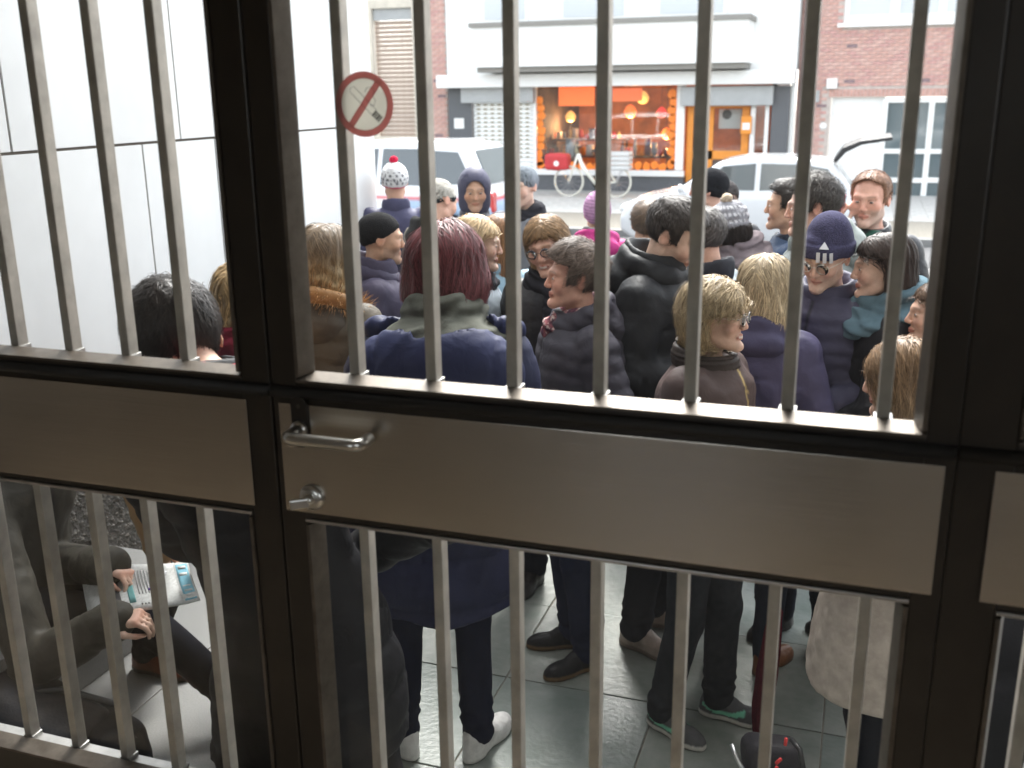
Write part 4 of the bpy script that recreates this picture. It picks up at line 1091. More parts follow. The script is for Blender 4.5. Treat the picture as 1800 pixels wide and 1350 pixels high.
# --- left house: cream front, brown roller shutter, brick pier
hA = empty('house', (0, 0, 0)); tag(hA, 'cream house front with a closed brown roller shutter and a narrow brick pier', 'house')
wx0, wx1 = fx(661), fx(730); wz1, wz0 = fz(14, 690), fz(240, 690); xa0, xa1 = fx(330), fx(756)
for nm, a, b in (('wall', (xa0, FY, GZ-.2), (wx0, FY+.4, 8)), ('wall', (wx1, FY, GZ-.2), (xa1, FY+.4, 8)), ('wall', (wx0, FY+.001, wz1), (wx1, FY+.4, 8)), ('wall', (wx0, FY+.001, GZ-.2), (wx1, FY+.4, wz0))): boxo(nm, a, b, M_CREAM, hA)
boxo('shutter_box', (wx0+.02, FY+.06, wz1-.28), (wx1-.02, FY+.2, wz1-.003), M_GREYP, hA)
ns = 26; shz = (wz1-.285-wz0)/ns
slm = MB().prism([(FY+.12, 0), (FY+.105, shz*.5), (FY+.12, shz*.93), (FY+.15, shz*.93), (FY+.15, 0)], wx0+.03, wx1-.03, 'x').build('slat', mat('brown_shutter', (.40, .31, .25), .6, noise=(5, .15)), hA)
for k in range(1, ns): linked('slat', slm.data, (0, 0, k*shz), hA)
slm.location.z = wz0; 
for o in [c for c in hA.children if c.name.startswith('slat') and c is not slm]: o.location.z += wz0
boxo('window_sill', (wx0-.1, FY-.12, wz0-.1), (wx1+.1, FY+.2, wz0-.002), M_STONE, hA, .01)
boxo('jamb', (wx0-.14, FY-.03, wz0), (wx0-.002, FY+.1, wz1+.2), M_STONE, hA); boxo('jamb', (wx1+.002, FY-.03, wz0), (wx1+.2, FY+.1, wz1+.2), M_STONE, hA)
boxo('lintel', (wx0-.002, FY-.031, wz1+.002), (wx1+.002, FY+.1, wz1+.2), M_STONE, hA)
boxo('pier', (fx(757), FY-.0, GZ-.2), (fx(787), FY+.4, 8), M_MORT, hA)
bricks(hA, fx(757), fx(787), GZ, 5.2, FY, maxobj=160, focus=(fx(770), 2.6))

# --- middle house with the shop
hB = empty('shop_house', (0, 0, 0)); tag(hB, 'white rendered house with a lit shop window, white fascia and balcony', 'house')
X0, X1 = fx(788), fx(1398)
zF0, zF1 = fz(151, 1080, FY-.7), fz(127, 1080, FY-.7)
boxo('upper_wall', (X0, FY, zF1), (X1, FY+.4, 8), M_WREND, hB)
boxo('fascia', (fx(768, FY-.7), FY-.7, zF0), (fx(1393, FY-.7), FY-.002, zF1), M_WPVC, hB, .02)
bz0, bz1 = fz(114, 1070, FY-1.2), fz(41, 1070, FY-1.2)
boxo('balcony_parapet', (fx(832, FY-1.2), FY-1.2, bz0), (fx(1308, FY-1.2), FY-.003, bz1), M_WREND, hB)
boxo('balcony_coping', (fx(828, FY-1.2), FY-1.26, bz1+.002), (fx(1312, FY-1.2), FY-.002, bz1+.1), M_COPE, hB)
boxo('balcony_slab', (fx(838, FY-1.2), FY-1.1, bz0-.12), (fx(1304, FY-1.2), FY-.004, bz0-.002), M_COPE, hB)
for k, pxs in enumerate(((850, 930), (985, 1100), (1150, 1270))):
    w_ = empty('balcony_window', parent=hB); zlo = bz1+.15
    boxo('frame', (fx(pxs[0]), FY-.04, zlo), (fx(pxs[1]), FY-.002, zlo+1.9), M_WPVC, w_); boxo('pane', (fx(pxs[0])+.08, FY-.05, zlo+.08), (fx(pxs[1])-.08, FY-.041, zlo+1.82), mat('curtained_glass', (.55, .58, .6), .08), w_)
# ground floor: piers, shutter, display window, doorway
def pier(px0, px1): fbox('pier', px0, px1, 151, 345, FY-.25, FY+.3, M_DGRAN, hB)
pier(789, 829); pier(1356, 1387)
fbox('notice', 798, 815, 208, 226, FY-.262, FY-.2505, M_WPVC, hB)
fbox('shutter_box', 810, 937, 153, 181, FY-.45, FY-.26, M_GREYP, hB, .03)
fbox('shutter_box', 1195, 1357, 151, 186, FY-.45, FY-.26, M_GREYP, hB, .03)
sx0, sx1 = fx(833, FY-.2), fx(938, FY-.2); sz1, sz0 = fz(180, 880, FY-.2), fz(345, 880, FY-.2); nsl = 22; sh_ = (sz1-sz0)/nsl
M_SLAT = mat('white_shutter_slat', (.72, .73, .72), .5); M_SLOT = mat('slot_glow_tone', (.25, .21, .12), .7)  # slot colour imitates the lit room showing through the shutter
sl0 = MB().prism([(FY-.18, 0), (FY-.2, sh_*.45), (FY-.18, sh_*.94), (FY-.15, sh_*.94), (FY-.15, 0)], sx0, sx1, 'x').build('shutter_slat', M_SLAT, hB); sl0.location.z = sz0
smb = MB(); ncol = 8; cw_ = (sx1-sx0)/(ncol+.6)
for c_ in range(ncol): smb.box((sx0+cw_*(c_+.45), FY-.2045, sh_*.28), (sx0+cw_*(c_+.95), FY-.19, sh_*.62))
st0 = smb.build('slots', M_SLOT, sl0); st0['kind'] = 'stuff'
for k in range(1, nsl):
    q = linked('shutter_slat', sl0.data, (0, 0, sz0+k*sh_), hB)
    if k > 8: s2 = linked('slots', st0.data, (0, 0, 0), q); s2['kind'] = 'stuff'
# shop room behind the glass
xi0, xi1 = fx(939, FY-.2), fx(1355, FY-.2); zi1 = fz(150, 1080)
boxo('shop_floor', (xi0, FY-.2, GZ-.1), (xi1, FY+4, GZ+.05), M_DARKI, hB); boxo('shop_ceiling', (xi0, FY-.2, zi1+.02), (xi1, FY+4, zi1+.12), M_DARKI, hB)
boxo('shop_back', (xi0, FY+4, GZ), (xi1, FY+4.1, zi1+.1), mat('shop_back_wall', (.5, .16, .06), .8, noise=(2, .5)), hB)
boxo('shop_side', (xi0-.1, FY-.15, GZ), (xi0, FY+4, zi1+.1), M_DARKI, hB); boxo('shop_side', (xi1, FY-.15, GZ), (xi1+.1, FY+4, zi1+.1), M_DARKI, hB)
dw = empty('display_window', parent=hB)
fbox('pane', 940, 1190, 155, 300, FY-.18, FY-.168, M_SHGL, dw)
fbox('sill', 938, 1205, 299, 309, FY-.32, FY-.15, M_WPVC, dw, .01); fbox('stall_riser', 938, 1205, 309, 345, FY-.24, FY+.1, M_DGRAN, dw)
for a_, b_ in ((937, 942), (1189, 1203)): fbox('frame_post', a_, b_, 150, 299, FY-.26, FY-.12, M_WPVC, dw)
# orange lettering-like cut-outs run down both edges and along the foot of the glass
gdec = random.Random(7)
def blob(px, py, r):
    x, z = at(px, py, FY-.186); n_ = 11; poly = [(x+r*(.75+.35*gdec.random())*math.cos(t), z+r*(.8+.35*gdec.random())*math.sin(t)) for t in np.linspace(0, 6.283, n_+1)[:-1]]
    MB().prism(poly, FY-.186, FY-.182).build('orange_decal', M_ORDEC, dw)
for k in range(9): blob(949+gdec.uniform(-2, 3), 176+k*13.5, .11); blob(1184+gdec.uniform(-4, 2), 165+k*14.5, .12)
for k in range(17): blob(950+k*14.3, 291+gdec.uniform(-2, 3), .105)
# goods in the window: tables, lamps, hanging signs, bottles and boxes
M_ORGLOW = mat('lamp_and_banner_glow', (.9, .3, .06), .6, emit=((1, .13, .03), .22)); M_LAMPR = mat('lit_red_globe', (.8, .05, .04), .5, emit=((1, .06, .05), .2)); M_LAMPY = mat('lit_yellow_globe', (.9, .6, .2), .5, emit=((1, .42, .12), .25))
pal = [mat('goods_%d' % i, c, .55) for i, c in enumerate(((.5, .05, .04), (.65, .2, .03), (.5, .4, .2), (.05, .05, .12), (.6, .55, .5), (.12, .06, .04), (.35, .02, .05), (.2, .25, .3)))]
GL = {}
def good(name, mb, m, label, cat):
    o = mb.build(name, m, smooth=True); tag(o, label, cat, 'goods on show in the shop window'); GL.setdefault(round(o.data.vertices[0].co.z, 2), []).append(o); return o
tb_z = GZ+.75
for k, (pxa, pxb, yy) in enumerate(((955, 1060, FY+.25), (1085, 1180, FY+.3), (960, 1100, FY+1.2))):
    t_ = empty('display_table', (0, 0, 0)); tag(t_, ('dark display table at the shutter end of the shop window', 'dark display table by the shop doorway', 'raised dark display table deep inside the shop')[k], 'table')
    zz = tb_z+(.35 if k == 2 else 0); boxo('table_top', (fx(pxa, yy), yy, zz), (fx(pxb, yy), yy+.6, zz+.05), M_DARKI, t_)
    for lx_ in (fx(pxa, yy)+.05, fx(pxb, yy)-.1):
        for ly in (yy+.05, yy+.5): boxo('leg', (lx_, ly, GZ+.05), (lx_+.05, ly+.05, zz), M_DARKI, t_)
words = ('red', 'orange', 'yellow', 'navy', 'white', 'brown', 'crimson', 'grey')
for k in range(34):
    row = 0 if k < 20 else 1; px_g = 958+(k % 20)*11.4 if row == 0 else 964+(k-20)*9.6
    if row == 0 and 1062 < px_g < 1084: continue
    yy = (FY+.45 if row == 0 else FY+1.45)+gdec.uniform(-.12, .15); ci = gdec.randrange(8); hh = gdec.uniform(.15, .42); rr_ = gdec.uniform(.05, .10)
    x = fx(px_g, yy); zz = tb_z+.05+(.35 if row else 0)
    if k % 3 == 0: good('bottle', MB().lathe([(rr_*.7, 0), (rr_*.7, hh*.6), (rr_*.25, hh*.8), (rr_*.25, hh)], (x, yy, zz), 12), pal[ci], 'small %s bottle standing on a shop display table' % words[ci], 'bottle')
    elif k % 3 == 1: good('gift_box', MB().box((x-rr_, yy-rr_, zz), (x+rr_, yy+rr_, zz+hh)), pal[ci], 'small %s gift box standing on a shop display table' % words[ci], 'box')
    else: good('vase', MB().lathe([(rr_*.5, 0), (rr_, hh*.4), (rr_*.6, hh*.8), (rr_*.8, hh)], (x, yy, zz), 14), pal[ci], 'small %s vase standing on a shop display table' % words[ci], 'vase')
for row_ in GL.values():                    # say what each one stands between
    row_.sort(key=lambda o: o.data.vertices[0].co.x); nm_ = [' '.join(o['label'].split()[1:4]).replace(' standing', '') for o in row_]
    deep = row_[0].data.vertices[0].co.z > 1.0
    for i, o in enumerate(row_):
        lft = 'the table end' if i == 0 else nm_[i-1]; rgt_ = 'the table end' if i == len(row_)-1 else nm_[i+1]
        o['label'] = 'small %s between %s and %s on the %s shop table' % (nm_[i], lft, rgt_, 'raised' if deep else 'front')
for k, (px_, py_, yy, rr_, m_, lb) in enumerate(((1163, 198, FY+.5, .13, M_LAMPR, 'lit red paper globe hanging in the shop window'), (1108, 196, FY+.8, .16, M_ORGLOW, 'lit orange pendant lamp hanging mid window in the shop'), (1130, 172, FY+1.5, .16, M_LAMPY, 'lit yellow pendant lamp hanging high in the shop'), (1003, 205, FY+1.8, .14, M_LAMPY, 'lit yellow globe lamp beyond the raised display table'), (1172, 235, FY+1.0, .14, M_ORGLOW, 'lit orange globe lamp low beside the shop doorway'))):
    x, z = at(px_, py_, yy); L_ = empty('pendant_lamp', (x, yy, z)); tag(L_, lb, 'lamp')
    MB().lathe([(.02, rr_*1.05), (rr_*.6, rr_*.75), (rr_, 0), (rr_*.7, -rr_*.7), (rr_*.3, -rr_*.9), (1e-6, -rr_*.92)], n=18).build('lamp_shade', m_, L_, smooth=True)
    MB().tube([(0, 0, rr_), (0, 0, zi1-z)], .006, 6).build('flex', M_DARKI, L_)
    if k in (1, 3, 4):
        pl_ = bpy.data.lights.new('bulb', 'POINT'); pl_.energy = 16; pl_.color = (1, .55, .25); pl_.shadow_soft_size = .05; po_ = bpy.data.objects.new('bulb', pl_); C.objects.link(po_); po_.parent = L_; po_.location = (0, 0, -rr_-.1)
for k, (a_, b_, c_, d_, m_, lb) in enumerate(((982, 1044, 153, 186, M_ORGLOW, 'orange banner with added glow inside the shop window by the shutter'), (1076, 1128, 155, 178, mat('orange_banner_pale', (.8, .25, .08), .6, emit=((1, .16, .06), .18)), 'paler orange banner with added glow hung mid window inside the shop'))):
    o = fbox('banner', a_, b_, c_, d_, FY+.35+k*.3, FY+.37+k*.3, m_, None); tag(o, lb, 'banner')  # emission added to the banners to brighten the shop window
# doorway: orange door with side light
dd = empty('shop_door', parent=hB)
for nm, a_, b_, c_, d_ in (('frame_post', 1209, 1221, 186, 345), ('frame_post', 1243, 1255, 186, 345), ('frame_post', 1305, 1318, 186, 345), ('frame_rail', 1255, 1305, 182, 190), ('frame_rail', 1221, 1243, 182, 190), ('frame_rail', 1221, 1305, 265, 280)): fbox(nm, a_, b_, c_, d_, FY-.10, FY-.04, M_ORANGE, dd)
fbox('pane', 1221, 1305, 188, 265, FY-.07, FY-.06, M_SHGL, dd); fbox('panel', 1221, 1305, 280, 345, FY-.07, FY-.05, M_DARKI, dd)
fbox('frame_post', 1320, 1328, 184, 345, FY-.2, FY-.1, M_WPVC, dd); fbox('frame_post', 1345, 1352, 184, 345, FY-.2, FY-.1, M_WPVC, dd); fbox('pane', 1328, 1345, 186, 345, FY-.16, FY-.15, M_SHGL, dd)
o = fbox('poster', 1264, 1304, 192, 226, FY+.12, FY+.13, mat('poster_paper', (.7, .7, .68), .7), None); tag(o, 'white poster inside the orange shop door', 'poster')
MB().lathe([(1e-6, -.01), (.11, -.01), (.11, 0), (1e-6, 0)], (fx(1278, FY+.118), FY+.118, fz(201, 1278, FY+.118)), 18, 'y').build('poster_mark', mat('poster_dark', (.05, .05, .05), .7), o)
o = fbox('bottle_standee', 1303, 1322, 204, 236, FY-.36, FY-.30, M_ORANGE, None, .02); tag(o, 'orange and white advertising panel beside the shop door', 'sign')
fbox('label', 1306, 1319, 216, 228, FY-.366, FY-.361, M_WPVC, o)
boxo('downpipe', (fx(1389), FY-.12, GZ), (fx(1396), FY-.004, 8), M_WPVC, hB, .02)

# --- right house: red brick, white garage door and glazed screen
hC = empty('brick_house', (0, 0, 0)); tag(hC, 'red brick house with a white garage door and white framed glazing', 'house')
xc0, xc1 = fx(1399), fx(1850)
gx0, gx1 = fx(1459), fx(1686); gz1 = fz(170, 1560); ux0, ux1 = fx(1471), fx(1840); uz0 = fz(38, 1580)
boxo('core', (xc0, FY+.001, gz1), (xc1, FY+.4, uz0), M_MORT, hC); boxo('core', (xc0, FY+.001, GZ-.2), (gx0, FY+.4, gz1), M_MORT, hC); boxo('core', (gx1, FY+.001, GZ-.2), (xc1, FY+.4, gz1), M_MORT, hC)
boxo('core', (xc0, FY+.001, uz0), (ux0, FY+.4, 8), M_MORT, hC); boxo('core', (ux0, FY+.001, uz0+1.5), (ux1, FY+.4, 8), M_MORT, hC)
bricks(hC, xc0, fx(1790), GZ, 6.0, FY, holes=((gx0, gx1, GZ-1, gz1+.17), (ux0, ux1, uz0-.09, uz0+1.5)), maxobj=300, focus=(fx(1560), fz(105, 1560)))
# soldier course over the opening
so_ = MB(); xx = gx0-.05
while xx < gx1+.05: so_.box((xx, FY-.011, gz1+.004), (xx+.063, FY+.02, gz1+.165)); xx += .074
so_.build('brickwork', M_BR[0], hC)['kind'] = 'stuff'
gd = empty('garage_door', parent=hC)
for k in range(5):
    z_ = GZ+k*(gz1-GZ)/5; boxo('door_leaf', (gx0+.02, FY+.12, z_+.004), (fx(1554), FY+.16, z_+(gz1-GZ)/5-.004), M_WPVC, gd)
gs = empty('glazed_screen', parent=hC)
for a_ in (1550, 1632, 1676): fbox('frame_post', a_, a_+10, 172, 392, FY+.05, FY+.15, M_WPVC, gs)
rows = (172, 262, 313, 380); 
for r_ in rows: fbox('frame_rail', 1560, 1676, r_, r_+8, FY+.055, FY+.145, M_WPVC, gs)
M_DKGL = mat('dark_window_glass', (.10, .13, .14), .06, spec=.8)
for k in range(3):
    fbox('pane', 1560, 1632, rows[k]+8, rows[k+1], FY+.10, FY+.11, M_DKGL, gs); fbox('pane', 1642, 1676, rows[k]+8, rows[k+1], FY+.10, FY+.11, M_DKGL, gs)
uw = empty('upper_window', parent=hC)
boxo('sill', (ux0-.12, FY-.1, uz0-.085), (ux1+.1, FY+.1, uz0-.003), M_WPVC, uw)
for a_, b_ in ((1471, 1480), (1549, 1566), (1632, 1646), (1690, 1702)): boxo('frame_post', (fx(a_), FY+.05, uz0), (fx(b_), FY+.12, uz0+1.5), M_WPVC, uw)
boxo('frame_rail', (ux0, FY+.045, uz0), (ux1, FY+.125, uz0+.16), M_WPVC, uw); boxo('frame_rail', (ux0, FY+.045, uz0+1.38), (ux1, FY+.125, uz0+1.5), M_WPVC, uw)
for a_, b_ in ((1480, 1549), (1566, 1632), (1646, 1690), (1702, 1838)): boxo('pane', (fx(a_), FY+.08, uz0+.16), (fx(b_), FY+.09, uz0+1.38), mat('curtained_glass'), uw)
fbox('meter_box', 1449, 1468, 138, 156, FY-.09, FY-.013, M_WPVC, hC, .01); fbox('wall_lamp', 1430, 1438, 159, 180, FY-.1, FY-.013, M_GREYP, hC, .01)
MB().lathe([(1e-6, -.05), (.05, -.045), (.08, -.013), (.08, 0)], (fx(1448), FY, fz(222, 1448)), 16, 'y').build('round_lamp', M_WPVC, hC)
boxo('downpipe', (fx(1403), FY-.16, GZ), (fx(1417), FY-.014, 8), mat('brown_pipe', (.13, .09, .08), .5), hC, .03)

# ------------------------------------------------------------------ cars
M_TYRE = mat('tyre', (.02, .02, .02), .8); M_RIM = mat('alloy_rim', (.5, .5, .5), .3, .9); M_CGL = mat('car_glass', (.06, .075, .08), .04, spec=.9, coat=.5)
M_BLKP = mat('black_trim', (.02, .02, .021), .45); M_HL = mat('headlamp', (.7, .72, .74), .08, coat=1); M_TL = mat('tail_lamp', (.5, .03, .03), .15, coat=1)
def poly_sdf(px, pz, P):
    d = np.full(len(px), 1e9, f32); s = np.ones(len(px), f32); n_ = len(P)
    for i in range(n_):
        ax_, az_ = P[i]; bx_, bz_ = P[i-1]; ex, ez = bx_-ax_, bz_-az_; wx, wz_ = px-ax_, pz-az_
        t = np.clip((wx*ex+wz_*ez)/(ex*ex+ez*ez), 0, 1); d = np.minimum(d, (wx-ex*t)**2+(wz_-ez*t)**2)
        c1 = pz >= az_; c2 = pz < bz_; c3 = ex*wz_ > ez*wx
        s = np.where((c1 & c2 & c3) | (~c1 & ~c2 & ~c3), -s, s)
    return s*np.sqrt(d)
def car(label, loc, rz, paint, low, cabin, wid, wins, wheels, front, rear, gate=None, band=None, mirror=None):
    """side outlines in metres (x forward = -x), low = body outline, cabin = greenhouse outline"""
    r_ = empty('parked_car', loc, rz); tag(r_, label, 'car', 'cars parked in the street')
    hw = wid/2
    def cabw(z): return hw-.05-np.clip((z-.95), 0, 1)*.30
    def fn(p):
        x, y, z = p[:, 0], np.abs(p[:, 1]), p[:, 2]
        d = smax(poly_sdf(x, z, low), y-(hw-.10*np.clip(np.abs(z-.62)-.1, 0, 1)-.10*np.clip(np.abs(x)/2-.7, 0, 1)), .09)
        c = smax(poly_sdf(x, z, cabin), y-cabw(z), .10); d = smin(d, c, .03)
        for wx in wheels: d = smax(d, -(np.maximum(np.hypot(x-wx, z-.31)-.355, .5*(hw-.24)-y*.5)), .02)
        return d
    def cf(V):
        c = np.repeat(A(*paint)[None], len(V), 0)
        if band: c = lerpc(c, ((V[:, 2] > band[0]) & (V[:, 2] < band[1]) & (V[:, 0] > band[2])).astype(f32), band[3]); c = lerpc(c, ((V[:, 2] > band[1]) & (V[:, 2] < band[1]+.05)).astype(f32), (.55, .03, .04))
        return lerpc(c, (V[:, 2] < .24).astype(f32), (.02, .02, .02))
    xs_ = [q[0] for q in low]; sdf_obj('body', fn, (min(xs_)-.06, -hw-.05, .12), (max(xs_)+.06, hw+.05, max(q[1] for q in cabin)+.05), .05, mat('car_paint', attr=True, rough=.28, coat=1, spec=.5), r_, cf)
    for W_ in wins:                                   # side glass on both flanks, following the tumblehome
        for s in (-1, 1):
            mb = MB(); n_ = len(W_)
            for off in (.006, -.02): mb.v += [(x, s*(cabw(np.array(z))+off), z) for x, z in W_]
            mb.f = [tuple(range(n_)), tuple(reversed(range(n_, 2*n_)))]+[(i, (i+1) % n_, n_+(i+1) % n_, n_+i) for i in range(n_)]; mb.build('window', M_CGL, r_)
    def screen(nm, a, b, m, o=.012):
        (xa, za), (xb, zb_) = a, b; nx_, nz_ = (zb_-za), -(xb-xa); L_ = math.hypot(nx_, nz_); nx_, nz_ = nx_/L_*o, nz_/L_*o
        sg = 1
        wa, wb = float(cabw(np.array(za)))-.09, float(cabw(np.array(zb_)))-.10
        mb = MB(); 
        for k_ in (1, -1.2): mb.v += [(xa+sg*k_*nx_, -wa, za+sg*k_*nz_), (xa+sg*k_*nx_, wa, za+sg*k_*nz_), (xb+sg*k_*nx_, wb, zb_+sg*k_*nz_), (xb+sg*k_*nx_, -wb, zb_+sg*k_*nz_)]
        mb.f = [(0, 1, 2, 3), (7, 6, 5, 4), (0, 4, 5, 1), (1, 5, 6, 2), (2, 6, 7, 3), (3, 7, 4, 0)]; mb.build(nm, m, r_)
    if front: screen('windscreen', *front, M_CGL)
    if rear: screen('rear_window', *rear, M_CGL)
    for wx in wheels:
        for s in (-1, 1):
            w_ = MB().lathe([(.2, -.09), (.29, -.1), (.315, -.07), (.315, .07), (.29, .1), (.2, .09), (.2, -.09)], (wx, s*(hw-.13), .315), 28, 'y').build('wheel', M_TYRE, r_, smooth=True)
            MB().lathe([(1e-6, s*.06), (.06, s*.075), (.09, s*.05), (.19, s*.075), (.205, s*.085), (.205, -s*.05)], (wx, s*(hw-.13), .315), 28, 'y').build('rim', M_RIM, w_, smooth=True)
    fxm = min(xs_); rxm = max(xs_)
    for s in (-1, 1):
        sdf_obj('headlamp', lambda p: ell(p, (fxm+.14, s*(hw-.24), .68), (.17, .17, .10)), (fxm-.1, s*(hw-.24)-.2, .55), (fxm+.35, s*(hw-.24)+.2, .8), .03, M_HL, r_)
        sdf_obj('tail_lamp', lambda p: rbox(p, (rxm-.06, s*(hw-.16), .85), (.07, .09, .16), .04), (rxm-.2, s*(hw-.16)-.14, .65), (rxm+.05, s*(hw-.16)+.14, 1.05), .025, M_TL, r_)
        mx_ = (front[0][0]+.12) if front else 0
        sdf_obj('mirror', lambda p: smin(ell(p, (mx_, s*(hw+.07), 1.02), (.05, .10, .07)), caps(p, (mx_+.03, s*(hw-.05), .97), (mx_, s*(hw+.05), 1.0), .02), .02), (mx_-.12, s*(hw+.05)-.2, .88), (mx_+.12, s*(hw+.05)+.2, 1.12), .025, mat('car_paint'), r_, paint)
    MB().box((fxm-.004, -.26, .40), (fxm+.05, .26, .51)).build('number_plate', M_WPVC, r_); MB().box((rxm-.05, -.26, .5), (rxm+.004, .26, .61)).build('number_plate', M_WPVC, r_)
    if gate:                                          # raised tailgate
        mb = MB(); P = gate; n_ = len(P); w_ = hw-.18
        mb.prism(P, -w_, w_, 'y'); t_ = mb.build('tailgate', M_BLKP, r_, bevel=.02)
        return r_
    return r_
# silver hatchback across the street, tailgate up
cx0 = at(1090, 330, 15.6)[0]; cx1 = at(1512, 330, 15.6)[0]; L_ = cx1-cx0; h2 = L_/2
k_ = L_/3.7
low = [(-1.85*k_, .35), (-1.86*k_, .55), (-1.72*k_, .80), (-1.0*k_, .95), (1.70*k_, 1.0), (1.84*k_, .8), (1.85*k_, .35), (1.6*k_, .2), (-1.6*k_, .2)]
cab = [(-1.05*k_, .92), (-.30*k_, 1.40), (.1*k_, 1.475), (.9*k_, 1.47), (1.45*k_, 1.40), (1.76*k_, 1.0), (1.7*k_, .9)]
wins = [[(-.72*k_, 1.0), (-.22*k_, 1.34), (.28*k_, 1.385), (.28*k_, 1.0)], [(.36*k_, 1.0), (.36*k_, 1.385), (1.0*k_, 1.375), (1.12*k_, 1.02)], [(1.20*k_, 1.03), (1.08*k_, 1.36), (1.36*k_, 1.32), (1.58*k_, 1.05)]]
gatep = [(1.42*k_, 1.44), (1.55*k_, 1.62), (1.80*k_, 1.72), (2.25*k_, 1.78), (2.26*k_, 1.73), (1.82*k_, 1.66), (1.60*k_, 1.55), (1.47*k_, 1.40)]
car('silver hatchback with raised tailgate parked in front of the brick house', ((cx0+cx1)/2, 16.4, -.25), 0, (.60, .61, .62), low, cab, 1.66, wins, (-1.18*k_, 1.22*k_), ((-.98*k_, .97), (-.34*k_, 1.37)), None, gatep)
# white people carrier with a pale blue flank, cut by the white wall
rx_ = at(872, 320, 14.6)[0]
low = [(-2.05, .35), (-2.06, .6), (-1.9, .9), (-1.3, 1.02), (1.95, 1.05), (2.04, .8), (2.05, .35), (1.8, .2), (-1.8, .2)]
cab = [(-1.45, 1.0), (-.72, 1.62), (-.2, 1.74), (1.2, 1.74), (1.62, 1.66), (1.98, 1.05), (1.9, .95)]
wins = [[(-1.0, 1.08), (-.55, 1.58), (.05, 1.62), (.05, 1.08)], [(.13, 1.08), (.13, 1.62), (.85, 1.62), (.85, 1.08)], [(.93, 1.1), (.93, 1.6), (1.42, 1.58), (1.72, 1.12)]]
car('white people carrier with pale blue flank and red line beyond the white wall', (rx_-2.0, 15.4, -.25), rad(-4), (.74, .75, .76), low, cab, 1.75, wins, (-1.3, 1.35), ((-1.4, 1.05), (-.76, 1.58)), ((1.95, 1.12), (1.66, 1.6)), None, (.3, .86, .6, (.30, .42, .58)))
# silver saloon at the near kerb, only its nose in view past the door edge
hx_, _ = at(1598, 440, 9.3)
low = [(-2.1, .35), (-2.12, .55), (-1.98, .76), (-1.05, .93), (1.9, 1.0), (2.08, .9), (2.1, .35), (1.8, .2), (-1.8, .2)]
cab = [(-1.15, .9), (-.35, 1.36), (.1, 1.43), (.8, 1.42), (1.3, 1.3), (1.9, .98), (1.7, .9)]
wins = [[(-.75, .99), (-.25, 1.31), (.3, 1.35), (.3, .99)], [(.38, .99), (.38, 1.35), (1.0, 1.33), (1.3, 1.02)]]
car('silver saloon at the near kerb with only its nose past the door edge', (hx_+2.1, 9.75, -.25), rad(2), (.60, .61, .61), low, cab, 1.72, wins, (-1.35, 1.3), ((-1.05, .96), (-.4, 1.33)), ((1.75, 1.0), (1.3, 1.28)))

# ------------------------------------------------------------------ cargo bicycle before the shop window
BY = 23.0
bx1, bz = at(1000, 322, BY); bx2, _ = at(1083, 322, BY); wr = .335; bz = -.145+wr
bk = empty('bicycle', (0, BY, 0)); tag(bk, 'white city bicycle with red front bag and grey rear crate before the shop', 'bicycle')
M_BIKE = mat('white_bicycle_paint', (.80, .79, .70), .35, coat=.6)
for x in (bx1, bx2):
    w_ = MB().tube([(x+wr*math.cos(t), 0, bz+wr*math.sin(t)) for t in np.linspace(0, 6.283, 33)[:-1]], .024, 8, closed=True).build('wheel', mat('cream_tyre', (.62, .60, .52), .8), bk, smooth=True)
    sp_ = MB()
    for t in np.linspace(0, 6.283, 15)[:-1]: sp_.tube([(x, .02*math.cos(3*t), bz), (x+wr*.95*math.cos(t), 0, bz+wr*.95*math.sin(t))], .003, 4)
    sp_.build('spokes', M_RIM, w_)['kind'] = 'stuff'
bb = (bx1*.42+bx2*.58, 0, bz-.05); hdt = (bx1+.22, 0, bz+.62); stp_ = (bx1*.36+bx2*.64+.06, 0, bz+.55)
fr_ = MB(); fr_.tube([hdt, (hdt[0]+.10, 0, bz+.32), bb], .042, 12); fr_.tube([(hdt[0]+.02, 0, bz+.52), (hdt[0]+.25, 0, bz+.15), bb], .03, 12); fr_.tube([bb, stp_], .032, 10)
for s in (-.06, .06): fr_.tube([bb, (bx2, s, bz)], .018, 8); fr_.tube([(stp_[0]-.03, 0, stp_[2]-.1), (bx2, s, bz)], .016, 8)
fr_.tube([hdt, (bx1+.1, 0, bz+.3), (bx1, 0, bz)], .026, 10); fr_.build('frame', M_BIKE, bk, smooth=True)
MB().tube([(hdt[0]+.15, -.30, bz+.78), (hdt[0]+.02, -.2, bz+.80), (hdt[0], 0, bz+.72), (hdt[0]+.02, .2, bz+.80), (hdt[0]+.15, .30, bz+.78)], .014, 8).build('handlebar', M_BLKP, bk, smooth=True)
sdf_obj('saddle', lambda p: smin(ell(p, (stp_[0], 0, bz+.68), (.13, .09, .04)), caps(p, (stp_[0]-.22, 0, bz+.69), (stp_[0], 0, bz+.68), .025, .05), .04), (stp_[0]-.3, -.15, bz+.55), (stp_[0]+.2, .15, bz+.78), .015, M_BLKP, bk)
for s in (-1, 1): MB().box((stp_[0]-.02, -.004, 0), (stp_[0]-.018, .004, .001)).build('mount', M_BLKP, bk) if False else None
MB().tube([(stp_[0], 0, bz+.5), (stp_[0], 0, bz+.66)], .015, 8).build('seat_post', M_RIM, bk)
MB().lathe([(.02, -.02), (.09, -.012), (.1, 0), (.09, .012), (.02, .02)], (bb[0], .05, bb[2]), 20, 'y').build('chain_wheel', M_BLKP, bk, smooth=True)
bgx, bgz = at(981, 284, BY)
